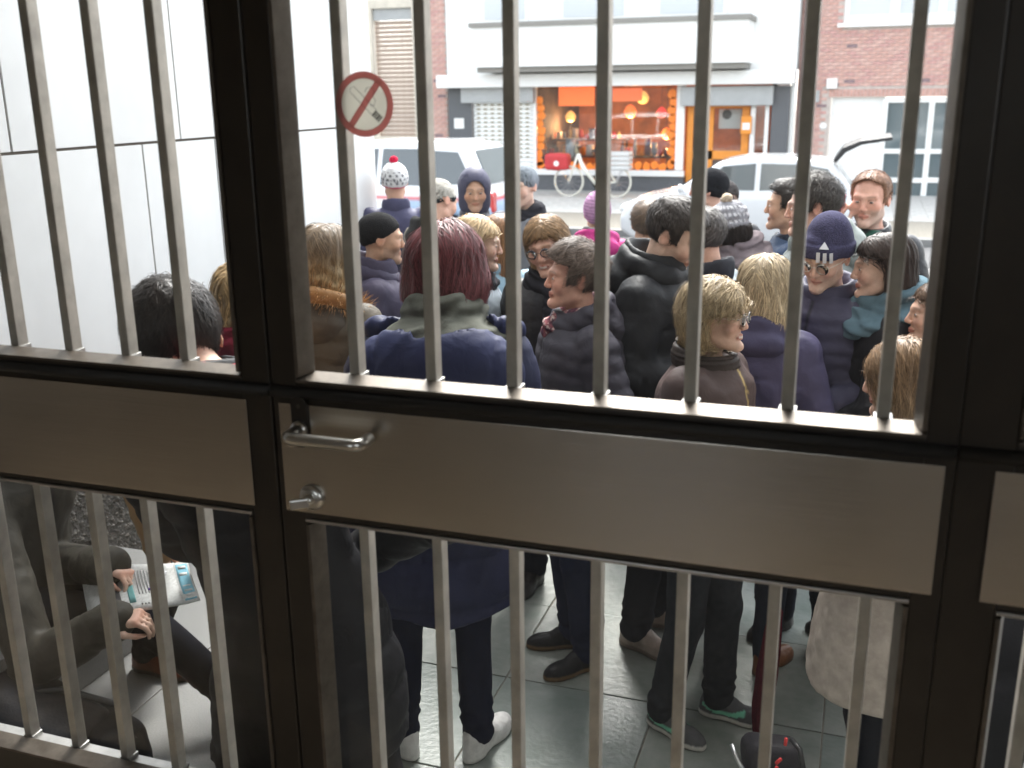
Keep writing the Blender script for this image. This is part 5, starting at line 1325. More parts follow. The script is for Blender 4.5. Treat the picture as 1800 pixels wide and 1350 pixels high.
bag = sdf_obj('front_bag', lambda p: rbox(p, (bgx, -.02, bgz), (.27, .2, .19), .08)+.006*np.sin(p[:, 0]*20), (bgx-.35, -.3, bgz-.28), (bgx+.35, .28, bgz+.28), .02, mat('red_canvas', (.48, .03, .035), .6, noise=(6, .15)), bk)
MB().lathe([(1e-6, -.004), (.06, -.004), (.06, 0), (1e-6, 0)], (bgx+.02, -.222, bgz-.03), 16, 'y').build('badge', M_WPVC, bag)
cxm, czm = at(1090, 283, BY)
cr = MB()
for k in range(4):
    zz = czm-.17+k*.1; cr.box((cxm-.24, -.2, zz), (cxm+.24, -.18, zz+.07)); cr.box((cxm-.24, .18, zz), (cxm+.24, .2, zz+.07)); cr.box((cxm-.24, -.18, zz), (cxm-.22, .18, zz+.07)); cr.box((cxm+.22, -.18, zz), (cxm+.24, .18, zz+.07))
cr.box((cxm-.22, -.18, czm-.18), (cxm+.22, .18, czm-.165)); cr.build('rear_crate', mat('grey_crate', (.58, .58, .57), .6), bk)
rk = MB(); rk.tube([(cxm-.2, -.1, czm-.19), (cxm+.2, -.1, czm-.19)], .01, 6); rk.tube([(cxm-.2, .1, czm-.19), (cxm+.2, .1, czm-.19)], .01, 6)
for s in (-.1, .1): rk.tube([(cxm+.05, s, czm-.19), (bx2, s*.7, bz)], .009, 6)
rk.build('carrier', M_RIM, bk)

# ------------------------------------------------------------------ the crowd
def W(px, py, Y): x, z = at(px, py, Y); return Vector((x, Y, z))
BLK = (.016, .016, .018)
HS = lambda **k: ('short', k)
HB = lambda **k: ('bob', k)
PALE = (.60, .41, .32); ROSY = (.58, .35, .265); TAN = (.47, .29, .20); DARK = (.10, .052, .035); BROWN = (.15, .08, .05)
tr_mint = ('trainer', (.11, .11, .115), (.66, .64, .60), (.22, .60, .42))
CROWD = [
 dict(seed=1, label='dark haired person in long black quilted coat with red scarf, leaning by the door mullion', px=302, py=500, dist=2.32, a=178, near=True, faceaway=True, head=(8, 40, 10), neck=-.07, lean=(.15, -.05, 0),
      hairc=(.022, .016, .013), hair=HS(vol=.018, n=3600, step=.014), coat=dict(col=(.011, .011, .013), hem=.66, bulk=.010, w=.86, quilt=.10, qa=.010), scarf=((.45, .02, .05), dict(r=.024, z=1.455)), armL=((.22, -.14, 1.12), (.08, -.30, 1.12)), armR=((-.29, .05, 1.17), (-.14, -.14, 1.0)), trousers=BLK, stance=.15, shoes=('slip', (.012, .012, .013), (.01, .01, .01), BLK), legsvis=True),
 dict(seed=2, label='blond person in tan puffer jacket with maroon scarf, half hidden by the door mullion', px=424, py=460, dist=3.35, a=150, fem=True, faceaway=True, head=(0, 5, 0),
      hairc=(.40, .27, .13), hair=HB(len=.17, wave=.006, part=0), coat=dict(col=(.50, .33, .18), hem=.75, quilt=.075, qa=.010, bulk=.02), scarf=((.16, .015, .03), dict(r=.036)), worldarms=True,
      armL=(W(236, 835, 3.22), W(282, 968, 3.12)), armR=(W(520, 860, 3.3), W(540, 980, 3.3)), hands={1: ((.3, -.1, -1), (-1, -.3, 0), .25)}, skin=ROSY),
 dict(seed=3, label='wavy haired person in olive jacket with a brown fur trimmed hood', px=574, py=391, dist=3.9, a=146, fem=True, near=True, head=(0, 0, 0), faceaway=True, crown=.03,
      hairc=(.17, .12, .075), hair=HB(len=.22, wave=.006, wid=1.12, vol=.014, tip=(.46, .33, .17), tipz=.05, part=0, n=3200), coat=dict(col=(.075, .062, .045), quilt=.085, qa=.011, hem=.8, bulk=.022),
      hood=('down', (.08, .066, .05), dict(size=(.14, .08, .09), y=.11, z=1.40, fur=(.36, .20, .085))), scarf=((.50, .60, .58), dict(r=.03)), arms='pocket'),
 dict(seed=4, label='person in black beanie and dark plum jacket, in profile beside the white wall', px=668, py=369, dist=4.7, a=88, head=(6, 4, 0), crown=.022,
      skin=TAN, beard=(.45, (.10, .07, .055)), hairc=(.02, .015, .012), hat=dict(col=(.013, .013, .014), edge=.012, slope=.62, rib=0), coat=dict(col=(.060, .052, .085), hem=.75, crease=.008, collarh=.085, collarw=.086), hood=('down', (.055, .048, .08), dict(size=(.12, .06, .07))), arms='pocket'),
 dict(seed=5, label='person seen from behind in patterned bobble hat with red pom pom and navy jacket', px=692, py=275, dist=6.9, a=182, faceaway=True, crown=.05,
      hairc=(.06, .04, .03), hat=dict(col=(.62, .62, .62), edge=-.025, slope=.15, k=.004, rib=60, pattern='fairisle', pom=((.55, .02, .06), (0, .02, .145), .027)), coat=dict(col=(.062, .062, .115), col2=(.035, .035, .06), c2z=1.22, hem=.7, collarh=.05), arms='pocket'),
 dict(seed=6, label='person in grey beanie with dark edge and taupe coat, looking down with backpack strap', px=772, py=309, dist=5.8, a=128, head=(0, 22, 8), crown=.03, skin=ROSY,
      hairc=(.10, .08, .06), hat=dict(col=(.40, .38, .34), edge=-.005, slope=.4, rib=50, pattern='bandedge'), coat=dict(col=(.24, .215, .185), mat='wool', hem=.7), hood=('down', (.05, .05, .05), dict(size=(.11, .06, .07))), arms='front'),
 dict(seed=7, label='person facing the door with a navy hood pulled up over the head', px=833, py=292, dist=6.3, a=4, head=(0, 8, 0), crown=.03, skin=TAN, beard=(.35, (.12, .09, .08)),
      hairc=(.03, .02, .016), hood=('up', (.065, .065, .10)), coat=dict(col=(.14, .145, .165), hem=.75, quilt=.09, qa=.006, collarc=(.07, .07, .09)), arms='pocket'),
 dict(seed=8, label='person in plain grey beanie and slate grey hooded coat near the parked hatchback', px=918, py=287, dist=6.3, a=-28, head=(-6, 4, 0), crown=.024, skin=PALE,
      hairc=(.10, .07, .05), hat=dict(col=(.20, .225, .25), edge=-.008, slope=.35, rib=70), coat=dict(col=(.215, .225, .25), mat='wool', hem=.55, collarc=(.10, .105, .12)), scarf=((.025, .025, .03), dict(r=.03)), arms='pocket'),
 dict(seed=9, label='red haired person in navy puffer coat with big hood, grey scarf and white sneakers', px=783, py=389, dist=3.12, a=172, fem=True, near=True, faceaway=True, lean=(-.05, 0, 0), head=(-8, 10, 3), crown=.03,
      hairc=(.12, .026, .030), hair=HB(len=.15, wid=1.18, vol=.016, tip=(.16, .045, .05), n=4400, var=.4, part=.4, jit=.35, lift=.006), coat=dict(col=(.020, .023, .054), hem=.60, bulk=.04, quilt=.16, qa=.022, flare=.05, crease=.009),
      hood=('down', (.020, .025, .070), dict(size=(.25, .13, .17), y=.18, z=1.36, seam=1)), scarf=((.105, .108, .092), dict(r=.05, w=.10, z=1.46, cowl=1)), arms='pocket', trousers=(.012, .014, .028), slim=.012, jeans=True, legsvis=True, stance=.125, toe={1: 35, -1: -25},
      shoes=('lace', (.62, .61, .60), (.66, .65, .63), (.6, .6, .6))),
 dict(seed=10, label='pale blond person in profile with light grey blue coat, behind the red haired one', px=838, py=374, dist=4.4, a=84, fem=True, head=(0, 4, 0), crown=.024, skin=PALE,
      hairc=(.60, .45, .27), hair=HB(len=.15, wid=1.0, part=0, keep=(-.03, .055)), coat=dict(col=(.30, .345, .385), hem=.7, collarc=(.02, .02, .025)), scarf=((.03, .03, .035), dict(r=.03)), arms='front'),
 dict(seed=11, label='auburn haired person turned away, mostly hidden behind the pale blond one', px=879, py=372, dist=5.0, a=165, fem=True, faceaway=True, crown=.024,
      hairc=(.24, .125, .06), hair=HB(len=.22, part=0), coat=dict(col=(.28, .42, .52), hem=.8), arms='down'),
 dict(seed=12, label='smiling person in dark glasses and black scarf with parted light brown bob', px=962, py=376, dist=4.25, a=-14, fem=True, near=True, head=(-6, 10, -10), teeth=True, glasses='plastic', crown=.022, skin=ROSY,
      hairc=(.27, .165, .082), hair=HB(len=.135, wid=1.02, part=.9, keep=(-.052, .05), tip=(.42, .28, .14), tipz=.03), coat=dict(col=(.030, .030, .033), mat='leather', hem=.8, open=(.06, (.02, .02, .025))), scarf=((.022, .022, .028), dict(r=.045, hang=1)), arms='pocket', shoes=('heel', (.02, .016, .015), (.02, .018, .016), BLK), legsvis=True),
 dict(seed=13, label='grey haired person in profile with plaid scarf and dark hooded puffer jacket', px=1010, py=421, dist=3.68, a=-72, near=True, head=(-8, -2, 0), crown=.03, skin=(.60, .34, .255),
      hairc=(.135, .10, .08), hair=HS(vol=.022, n=3600, step=.011, jit=.4, lift=.007, fwdcomb=1.4), coat=dict(col=(.050, .047, .060), hem=.84, quilt=.062, qa=.010, bulk=.026), hood=('down', (.052, .049, .064), dict(size=(.145, .085, .10), y=.12, z=1.44, quilt=.06)),
      scarf=((.060, .028, .045), dict(r=.034, plaid=(.26, .09, .10), knot=(-.01,))), arms='pocket', trousers=(.018, .022, .045), jeans=True, legsvis=True, stance=.095, shoes=('boot', (.018, .017, .018), (.16, .10, .05), BLK)),
 dict(seed=14, label='person in lilac knitted hat and bright pink jacket, back to the door', px=1050, py=336, dist=6.2, a=176, fem=True, faceaway=True, crown=.035,
      hairc=(.2, .12, .08), hat=dict(col=(.46, .26, .42), edge=-.05, slope=.1, tall=.02, k=.006, rib=40, pattern='marl', fold=.006), coat=dict(col=(.52, .05, .22), hem=.75), hood=('down', (.5, .045, .21), dict(size=(.16, .08, .09))), scarf=((.25, .25, .25), dict(r=.036)), arms='pocket'),
 dict(seed=15, label='person in black hooded rain jacket looking down at the hands', px=1188, py=346, dist=3.85, a=72, near=True, head=(4, 28, -4), crown=.018, skin=PALE, beard=(.3, (.22, .15, .12)),
      hairc=(.045, .036, .032), hair=HS(vol=.006, n=3400, step=.007), coat=dict(col=(.018, .019, .022), hem=.72, crease=.010, bulk=.022, collarh=.085, collarw=.092), hood=('down', (.02, .021, .024), dict(size=(.15, .085, .10), y=.12, z=1.44)), arms='front', hands={1: ((.5, -.9, .1), (0, -.2, 1), .5), -1: ((-.5, -.9, .1), (0, -.2, 1), .5)},
      trousers=(.02, .02, .024), shoes=('lace', (.34, .27, .23), (.2, .15, .12), BLK), legsvis=True),
 dict(seed=16, label='brown haired person seen from behind, hidden below the ears by the rain jacket', px=1140, py=352, dist=5.2, a=178, faceaway=True, hairc=(.14, .095, .065), hair=HS(vol=.01), coat=dict(col=(.04, .042, .05), hem=.7), arms='pocket'),
 dict(seed=17, label='grizzled person in pale blue grey jacket with dark collar behind a door bar', px=1234, py=368, dist=4.4, a=-120, head=(0, 16, 0), faceaway=False, skin=ROSY, hairc=(.105, .095, .09), hair=HS(vol=.012), coat=dict(col=(.33, .385, .43), hem=.7, collarc=(.03, .032, .04), collarh=.06), arms='front'),
 dict(seed=18, label='person in black knitted hat and charcoal coat beside the parked hatchback', px=1247, py=291, dist=6.2, a=-100, crown=.024, skin=ROSY, hairc=(.03, .025, .02), hat=dict(col=(.014, .015, .018), edge=-.02, slope=.3, rib=60, cuff=.05), coat=dict(col=(.10, .115, .135), hem=.6), hood=('down', (.09, .10, .12), dict(size=(.13, .07, .08))), arms='pocket'),
 dict(seed=19, label='smiling person in brown grey beanie with round glasses, far back in the crowd', px=1277, py=314, dist=6.9, a=2, crown=.022, skin=DARK, teeth=True, glasses='metal', hairc=(.01, .008, .007), hat=dict(col=(.055, .05, .05), edge=.01, slope=.3, rib=60), coat=dict(col=(.05, .05, .055), hem=.6), arms='pocket'),
 dict(seed=20, label='person in grey and white bobble hat with beige pom pom, looking down', px=1280, py=346, dist=5.2, a=-66, fem=True, near=True, head=(-4, 20, 0), crown=.04, skin=BROWN, hairc=(.02, .014, .012), hair=HB(len=.15, part=0, under=.02),
      hat=dict(col=(.24, .24, .26), edge=-.004, slope=.34, k=.006, cuff=.04, rib=55, ribcuff=1, pattern='rows', cable=1, pom=((.50, .41, .31), (.0, .045, .142), .03)), coat=dict(col=(.12, .12, .135), mat='wool', hem=.65), scarf=((.15, .125, .135), dict(r=.045, cowl=1)), arms='front', hands={1: ((.3, -.9, .3), (0, .2, 1), .5)}),
 dict(seed=21, label='short blond haired person in rimless glasses and brown jacket with zipped collar', px=1262, py=486, dist=3.28, a=66, fem=True, near=True, head=(6, -2, 2), glasses='metal', teeth=True, crown=.028, skin=(.58, .39, .30), iris=(.10, .14, .18),
      hairc=(.36, .275, .165), hair=HB(len=.085, vol=.010, wid=.90, part=.6, tip=(.46, .34, .19), tipz=.06, n=3600, jit=.5, lift=.008, face=1.15, keep=(.004, .05), sweep=1), coat=dict(col=(.078, .055, .052), mat='nylon', hem=.86, bulk=.026, collarh=.05, collarw=.095, ribcollar=1, collarc=(.040, .030, .026), zipc=(.4, .3, .12)), arms='front',
      trousers=(.028, .030, .034), jeans=True, legsvis=True, stance=.10, step=-.07, shoes=tr_mint, hands={1: ((.2, -.9, 0), (0, .2, 1), .5)}),
 dict(seed=22, label='blond bobbed person seen from behind in violet grey rain jacket', px=1352, py=443, dist=3.75, a=160, fem=True, near=True, faceaway=True, crown=.026, hairc=(.44, .35, .23), hair=HB(len=.155, wid=1.1, vol=.008, part=.1, tip=(.52, .41, .26), n=3600, var=.35), coat=dict(col=(.072, .066, .125), hem=.7, crease=.010, bulk=.02, collarc=(.02, .02, .025)), hood=('down', (.065, .06, .115), dict(size=(.14, .06, .06), z=1.44)), arms='front', trousers=(.03, .035, .05), shoes=('lace', (.2, .08, .035), (.15, .07, .03), BLK)),
 dict(seed=23, label='dark curly haired person in profile wearing grey green hooded puffer', px=1432, py=306, dist=4.75, a=-84, near=True, skin=ROSY, head=(0, 4, 0), crown=.024, hairc=(.05, .042, .036), hair=HS(vol=.022, jit=.7, lift=.007), coat=dict(col=(.17, .19, .185), hem=.75, quilt=.08, qa=.009, bulk=.024), hood=('down', (.20, .225, .215), dict(size=(.15, .09, .11), y=.13, z=1.45, quilt=.07)), arms='pocket'),
 dict(seed=24, label='person in blue jacket largely hidden behind the dark curly haired one', px=1388, py=313, dist=5.3, a=-90, skin=TAN, crown=.02, hairc=(.03, .024, .02), hair=HS(vol=.012), coat=dict(col=(.055, .085, .15), hem=.72, collarc=(.02, .025, .04)), arms='pocket'),
 dict(seed=25, label='person in navy beanie with three white stripes and navy quilted jacket, looking down', px=1457, py=372, dist=3.95, a=-24, near=True, head=(2, 17, 4), crown=.05, skin=PALE, glasses='metal', beard=(.3, (.3, .24, .2)), hairc=(.10, .08, .06),
      hat=dict(col=(.046, .044, .085), edge=.012, slope=.22, k=.006, tall=.03, cuff=.052, fold=.006, marks=(('woven_stripe', [(4, .028), (10, .028), (10, .066), (4, .066)], 0), ('woven_stripe', [(15, .026), (21, .026), (21, .064), (15, .064)], 0), ('woven_stripe', [(26, .024), (32, .024), (32, .062), (26, .062)], 0), ('woven_badge', [(8, .078), (25, .076), (16, .098)], 0))),
      coat=dict(col=(.052, .050, .085), hem=.8, quilt=.055, qa=.010, bulk=.022, collarh=.05, collarw=.09), armR=((-.27, -.04, 1.13), (-.13, -.27, 1.14)), armL=((.26, -.02, 1.12), (.06, -.25, 1.08)), hands={-1: ((.6, -.75, -.35), (-.3, -.5, .9), .35), 1: ((-.6, -.8, 0), (0, -.3, 1), .5)}),
 dict(seed=26, label='long dark haired person in profile with teal scarf and black jacket', px=1556, py=406, dist=3.95, a=-76, fem=True, near=True, head=(0, 4, 0), crown=.022, skin=PALE, hairc=(.042, .027, .022), hair=HB(len=.34, wid=.95, part=0, face=1.2, keep=(-.004, .055), tip=(.12, .075, .05), tipz=-.1, n=3600, step=.036, back=-.01), coat=dict(col=(.019, .019, .022), hem=.8, crease=.009, bulk=.02), scarf=((.085, .135, .165), dict(r=.042, w=.108, z=1.48, cowl=1)),
      armL=((.25, -.06, 1.12), (.10, -.30, .98)), armR=((-.25, -.06, 1.12), (-.10, -.30, 1.0)), hands={1: ((-.2, -.9, .2), (.4, .2, .9), .6), -1: ((.2, -.9, .3), (-.4, .2, .9), .6)}),
 dict(seed=27, label='fair person with swept back brown hair at the hinge edge of the door', px=1652, py=492, dist=3.75, a=-72, fem=True, near=True, head=(0, -2, 0), crown=.02, skin=(.58, .37, .28), hairc=(.12, .075, .05), hair=HB(len=.12, wid=.9, part=0, face=1.12, keep=(.0, .062), tip=(.2, .12, .08)), coat=dict(col=(.10, .085, .08), hem=.7), arms='pocket'),
 dict(seed=28, label='light brown haired person in cream diamond quilted coat', px=1588, py=590, dist=2.92, a=-98, fem=True, near=True, head=(-4, 10, 0), crown=.026, skin=(.52, .33, .25), hairc=(.25, .155, .085), hair=HB(len=.19, wid=1.06, part=.3, n=4400, tip=(.38, .26, .15), tipz=0, jit=.35, lift=.007), coat=dict(col=(.50, .43, .375), mat='wool', hem=.60, diamond=.085, qa=.007, bulk=.04, flare=.08, crease=.004), arms='front', trousers=(.012, .013, .018), legsvis=True, shoes=('slip', (.02, .022, .03), (.012, .012, .013), BLK)),
 dict(seed=29, label='grey bearded person in black jacket and green shirt, hand raised to the ear', px=1534, py=301, dist=5.2, a=-12, near=True, head=(-4, 4, 0), crown=.012, skin=(.60, .34, .26), beard=(.65, (.40, .34, .30)), hairc=(.30, .17, .11), hair=HS(vol=0, hl=.022, step=.004), coat=dict(col=(.028, .028, .032), mat='leather', hem=.72, open=(.085, (.018, .07, .05)), opencollar=1), armR=((-.30, -.14, 1.26), (-.135, -.085, 1.50)), armL='down', hands={-1: ((.12, -.02, 1), (-.75, -.65, .1), .75)}),
]
for sp in CROWD: person(sp)

# the reader sitting by the wall, newspaper in both hands
wf, wn_ = W(192, 996, 2.62), W(200, 1090, 2.40)
RD = dict(seed=30, label='seated person in olive grey padded jacket and brown leather shoes reading a newspaper', px=0, py=0, dist=3.0, a=0, near=True, rz=90, loc=(-2.93, 2.70, 0), H=1.75, dz=-.52, lean=(0, -.10, 0), head=(0, 30, 0), hairc=(.05, .04, .03), hair=HS(vol=.01, n=900), worldarms=True, skin=(.60, .40, .31),
  armL=(W(30, 985, 2.88), wf), armR=(W(60, 1170, 2.36), wn_), hands={1: ((1, -.12, -.18), (-.1, .35, .95), .55), -1: ((1, .30, .12), (0, -.2, 1), .62)}, coat=dict(col=(.048, .045, .037), hem=.9, bulk=.03, quilt=.30, qa=.012, crease=.009), arms='front',
  legs={1: (Vector((-2.42, 2.92, .40)), Vector((-2.56, 2.94, .085))), -1: (Vector((-2.34, 2.68, .42)), Vector((-1.98, 2.73, .085)))}, trousers=(.014, .015, .020), legsvis=True, toe={1: 0, -1: 0}, shoes=('slip', (.16, .045, .022), (.05, .03, .02), BLK))
person(RD)
seat = MB().box((-3.06, 2.40, 0), (-2.72, 3.3, .33)).build('stone_ledge', M_GRAN, bevel=.008); tag(seat, 'low granite ledge along the white wall under the reader', 'ledge')

# the telephone at the bearded one's ear
rt_, Rh_, hd_p, arms_p, HR_p, toL_p, _c = CROWD[-1]['_']
ph = MB().box((-.004, -.034, -.07), (.004, .034, .07)).build('telephone', mat('pink_phone_case', (.5, .06, .12), .35), bevel=.003)
wpt = toL_p.inverted() @ (arms_p[-1][2]+Vector((.022, -.006, .085))); ph.location = wpt; ph.rotation_euler = (rad(12), rad(8), rt_.rotation_euler.z); tag(ph, 'slim telephone in a pink case held to the bearded one ear', 'telephone')

# ------------------------------------------------------------------ small things: newspaper, bags, umbrella
def P3(px, py, Y): return W(px, py, Y)
# newspaper held open by the reader: folded sheets with a little curl
M_NEWS = mat('newsprint', (.55, .56, .55), .8, noise=(90, .25)); M_NBLUE = mat('print_blue', (.20, .46, .58), .8); M_INK = mat('print_ink', (.05, .05, .055), .8); M_NRED = mat('print_red', (.4, .06, .05), .8); M_NTEAL = mat('print_teal', (.12, .32, .32), .8)
corner = [P3(143, 1012, 2.66), P3(330, 985, 2.70), P3(352, 1052, 2.50), P3(160, 1105, 2.44)]
def npt(u, v): a = corner[0].lerp(corner[1], u); b = corner[3].lerp(corner[2], u); p = a.lerp(b, v); p.z += .012*math.sin(u*5)+.006*math.cos(v*7); return p
npn = (corner[1]-corner[0]).cross(corner[3]-corner[0]).normalized(); npn = npn if npn.z > 0 else -npn
def sheet(u0, u1, v0, v1, off, th, m, name, par, n=10):
    mb = MB()
    for lay in (0, 1):
        for i in range(n+1):
            for j in range(n+1): mb.v.append(tuple(npt(u0+(u1-u0)*i/n, v0+(v1-v0)*j/n)+npn*(off+(0 if lay else th))))
    q = (n+1)*(n+1)
    for i in range(n):
        for j in range(n):
            a = i*(n+1)+j; mb.f += [(a, a+1, a+n+2, a+n+1), (q+a+n+1, q+a+n+2, q+a+1, q+a)]
    for i in range(n):
        for e in ((i, i+1), (n*(n+1)+i+1, n*(n+1)+i), ((i+1)*(n+1), i*(n+1)), (i*(n+1)+n, (i+1)*(n+1)+n)): mb.f.append((e[0], e[1], q+e[1], q+e[0]))
    return mb.build(name, m, par, smooth=True)
nw = empty('newspaper', corner[0]); nw.location = (0, 0, 0); tag(nw, 'folded newspaper with blue masthead block held by the seated reader', 'newspaper')
sheet(0, 1, 0, 1, .0, .004, M_NEWS, 'pages', nw); sheet(.03, .86, .04, 1.0, .0055, .003, M_NEWS, 'front_page', nw)
sheet(.88, .985, .06, .95, .0045, .0006, M_NBLUE, 'blue_strip', nw, 4)
for k in range(6): sheet(.90, .97, .10+k*.14, .16+k*.14, .0053, .0004, mat('print_white', (.6, .62, .62), .8), 'masthead_letter', nw, 2)
sheet(.26, .33, .25, .9, .0089, .0005, M_INK, 'headline', nw, 4); sheet(.40, .46, .2, .85, .0089, .0005, M_NTEAL, 'teal_strip', nw, 4); sheet(.70, .72, .45, .8, .0089, .0005, M_NRED, 'red_line', nw, 2)
for k in range(5): sheet(.50+k*.03, .515+k*.03, .15, .92, .0089, .0004, mat('print_grey', (.28, .28, .28), .8), 'text_column', nw, 2)
pen = MB().tube([npt(.62, .55)+npn*.014, npt(.80, .22)+npn*.016], .0035, 8).build('pen', mat('white_pen', (.7, .7, .75), .3), smooth=True); tag(pen, 'white and violet ballpoint pen lying on the newspaper', 'pen')
MB().tube([npt(.60, .585)+npn*.014, npt(.62, .55)+npn*.014], .0037, 8).build('pen_cap', mat('violet_plastic', (.18, .08, .45), .3), pen, smooth=True)
# watch on the reader's near wrist
e_, w_ = RD['armR']; ax_ = (w_-e_).normalized(); t1 = ax_.orthogonal().normalized(); t2 = ax_.cross(t1); cW = w_-ax_*.012
wt = empty('wrist_watch', (0, 0, 0)); tag(wt, 'steel link wrist watch on the reader near the jacket cuff', 'watch')
for k in range(18):
    t = 2*math.pi*k/18; c = cW+(t1*math.cos(t)+t2*math.sin(t))*.032
    o = MB().box((-.0055, -.0022, -.010), (.0055, .0022, .010)).build('link', M_RIM, wt, bevel=.001); rm = Matrix((t1*-math.sin(t)+t2*math.cos(t), t1*math.cos(t)+t2*math.sin(t), ax_)).transposed(); o.matrix_local = Matrix.Translation(c) @ rm.to_4x4()

# black backpack on the paving by the left light, and a black shoulder bag behind it
M_BAG = mat('black_nylon', attr=True, rough=.6, noise=(14, .2), bump=(90, .003, .5), spec=.12)
def bagsdf(name, label, cat, c, hs, R, col, seed, extra=None, res=.014):
    wb = Wob(seed, 16, 5); wb2 = Wob(seed+1, 45, 4)
    def fn(p):
        q = (p-A(*c))@np.asarray(R, f32)
        d = rbox(q, (0, 0, 0), hs, min(hs)*.55); d = smin(d, rbox(q, (0, -hs[1]*.95, -hs[2]*.25), (hs[0]*.75, hs[1]*.4, hs[2]*.55), .03), .03)
        if extra: d = extra(q, d)
        return d+.012*wb(p)+.003*wb2(p)
    m_ = max(hs)*1.6; o = sdf_obj(name, fn, np.array(c)-m_, np.array(c)+m_, res, M_BAG, None, lambda V: np.repeat(A(*col)[None], len(V), 0)*(1+.2*wb2(V)[:, None])); tag(o, label, cat); return o
bc = P3(70, 1300, 2.25)
bp_ = bagsdf('backpack', 'slumped black backpack with pale lettering below the seated reader', 'backpack', bc, (.25, .14, .17), rot3(rad(-12), 0, rad(8)), (.010, .010, .012), 5)
tcu = bpy.data.curves.new('lettering', 'FONT'); tcu.body = 'RAMIC'; tcu.size = .045; tcu.extrude = .0008; tcu.shear = .1; to_ = bpy.data.objects.new('lettering', tcu); C.objects.link(to_)
tcu.materials.append(mat('pale_print', (.45, .45, .45), .7)); bpy.context.view_layer.update(); tme = bpy.data.meshes.new_from_object(to_.evaluated_get(bpy.context.evaluated_depsgraph_get())); bpy.data.objects.remove(to_); to_ = bpy.data.objects.new('lettering', tme); C.objects.link(to_)
tl = P3(-8, 1300, 2.06); to_.location = tl; to_.rotation_euler = (rad(72), 0, rad(24)); to_.parent = bp_
bagsdf('shoulder_bag', 'black zipped shoulder bag resting against the backpack', 'bag', P3(190, 1312, 2.28), (.15, .08, .10), rot3(rad(-25), 0, rad(-10)), (.008, .008, .010), 8)
for nm, a_, b_, c_ in (('strap', (20, 1225, 2.25), (110, 1212, 2.3), (210, 1240, 2.3)),):
    MB().tube([P3(*a_), P3(*b_), P3(*c_), P3(235, 1300, 2.25)], .012, 8).build(nm, M_BLKP, bp_, smooth=True)
# trolley bag with red zip pulls and a loop handle, just outside the door
tb = P3(1352, 1372, 2.72)
tr = bagsdf('cabin_bag', 'black cabin bag with red zip pulls and a loop handle outside the door', 'bag', tb, (.085, .065, .13), rot3(rad(20), rad(-12), rad(6)), (.032, .030, .034), 12, res=.009)
for a_, b_ in (((1382, 1298), (1380, 1310)), ((1373, 1334), (1364, 1342)), ((1366, 1348), (1362, 1356))): MB().tube([P3(*a_, 2.62), P3(*b_, 2.62)], .005, 6).build('zip_pull', mat('red_cord', (.55, .03, .03), .6), tr, smooth=True)
MB().tube([P3(1286, 1308, 2.7), P3(1294, 1330, 2.68), P3(1306, 1352, 2.66)], .007, 8).build('trolley_handle', M_RIM, tr, smooth=True)
MB().tube([P3(1392, 1300, 2.66), P3(1406, 1318, 2.62), P3(1412, 1352, 2.6)], .008, 8).build('carry_handle', M_BLKP, tr, smooth=True)
# maroon umbrella, furled, leaning upright beside the cream coat
tip = ground_at(1330, 1306); topu = P3(1374, 1008, 3.18); ux = (topu-tip)
um = empty('umbrella', tip); tag(um, 'furled maroon umbrella with wooden shaft beside the cream coat', 'umbrella')
Lu = ux.length; q_ = ux.to_track_quat('Z', 'Y'); um.rotation_mode = 'QUATERNION'; um.rotation_quaternion = q_
fw_ = Wob(77, 30, 4)
def uf(p):
    t = np.clip(p[:, 2]/(Lu*.80), 0, 1); r = .010+.022*np.sin(np.pi*np.clip(t, 0, 1)**.8)*.9+.010*t; az = np.arctan2(p[:, 1], p[:, 0])
    d = np.hypot(p[:, 0], p[:, 1])-r-.0035*np.sin(az*8+p[:, 2]*14); return smax(smax(d, p[:, 2]-Lu*.80, .006), .03-p[:, 2], .006)+.003*fw_(p)
sdf_obj('canopy', uf, (-.06, -.06, 0), (.06, .06, Lu*.84), .0055, M_WOOL, um, (.105, .016, .026))
MB().tube([(0, 0, 0), (0, 0, .05)], [.003, .005], 8).build('ferrule', M_RIM, um); MB().tube([(0, 0, Lu*.78), (0, 0, Lu*1.0), (0, 0, Lu*1.12)], .009, 10).build('shaft', mat('orange_wood', (.36, .12, .035), .4), um, smooth=True)
hk_ = [(0, 0, Lu*1.11)]+[(.04-.04*math.cos(t), 0, Lu*1.13+.04*math.sin(t)) for t in np.linspace(0, math.pi*1.1, 9)]
MB().tube(hk_, .012, 10).build('crook', mat('orange_wood'), um, smooth=True)
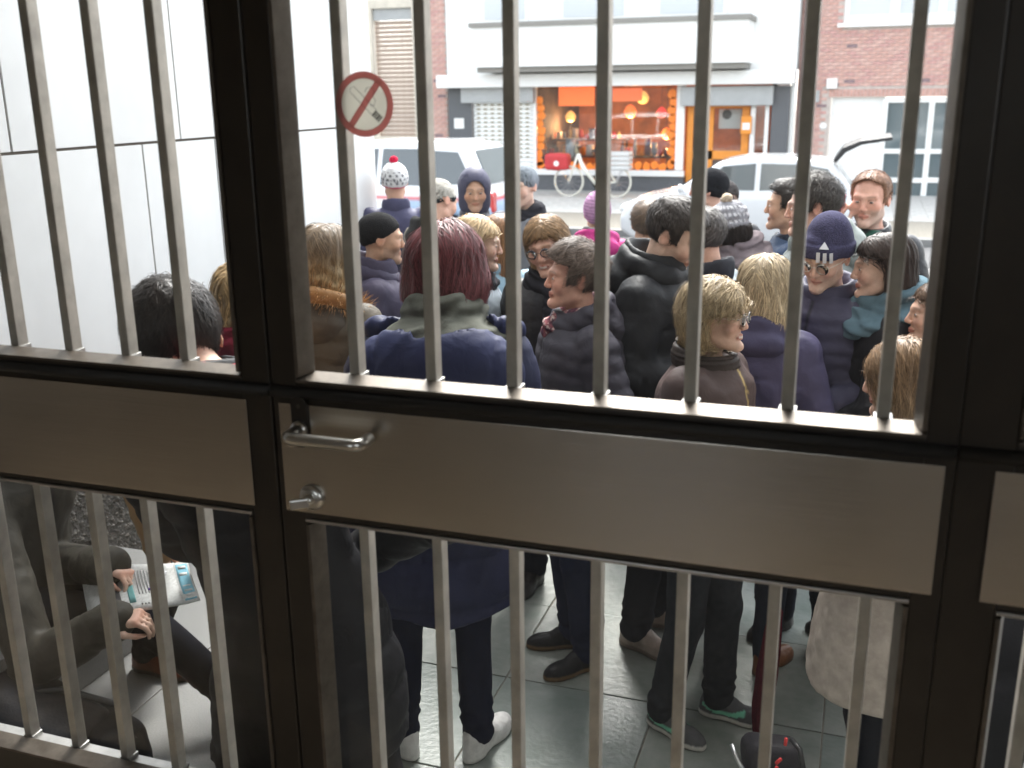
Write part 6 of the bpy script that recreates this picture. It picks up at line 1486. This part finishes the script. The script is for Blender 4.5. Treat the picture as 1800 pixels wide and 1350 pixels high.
# patterned bag strap with buckle over the black quilted coat's shoulder
bpy.context.view_layer.update()
p1coat = [c for c in CROWD[0]['_'][0].children if c.name.startswith('coat')][0]; inv1 = p1coat.matrix_world.inverted(); s0 = []
for px_, py_ in ((500, 640), (525, 630), (548, 628), (570, 636), (592, 650), (612, 668), (630, 690), (645, 720), (655, 760), (660, 800), (655, 850)):
    o_ = inv1 @ Vector((0, 0, CAM_H)); d_ = (inv1.to_3x3() @ ray(px_, py_)).normalized(); hit, lc, nn_, _i = p1coat.ray_cast(o_, d_)
    if hit: s0.append(p1coat.matrix_world @ (lc+nn_*.008))
sb = empty('shoulder_strap_bag', (0, 0, 0)); tag(sb, 'snake patterned bag strap with steel buckle over the black quilted coat', 'bag strap')
mS = mat('snake_leather', (.12, .095, .085), .45, noise=(70, .9, (.5, .47, .42)), bump=(80, .004, .8))
def strap(pts, w, th, m, nm):
    mb = MB(); n_ = len(pts)
    for i, p in enumerate(pts):
        d = (pts[min(i+1, n_-1)]-pts[max(i-1, 0)]).normalized(); up_ = Vector((.1, -.55, .8)); s_ = d.cross(up_).normalized(); nn = s_.cross(d).normalized()
        for a_, b_ in ((-1, 0), (1, 0), (1, 1), (-1, 1)): mb.v.append(tuple(p+s_*w*a_+nn*th*b_))
    for i in range(n_-1):
        for k in range(4): mb.f.append((i*4+k, i*4+(k+1) % 4, (i+1)*4+(k+1) % 4, (i+1)*4+k))
    mb.f += [(3, 2, 1, 0), tuple(n_*4-4+k for k in range(4))]
    return mb.build(nm, m, sb, smooth=False, bevel=.001)
strap(s0, .017, .005, mS, 'strap')
km = min(3, len(s0)-2)
strap([s0[km].lerp(s0[km+1], .0)+Vector((0, -.006, .008)), s0[km].lerp(s0[km+1], .8)+Vector((0, -.006, .008))], .021, .006, M_RIM, 'buckle')
# black holdall standing by the hinge-side wall
bagsdf('holdall', 'tall black patterned holdall standing by the cream wall on the hinge side', 'bag', (.50, 3.25, .36), (.10, .16, .36), rot3(rad(10)), (.02, .02, .024), 15)
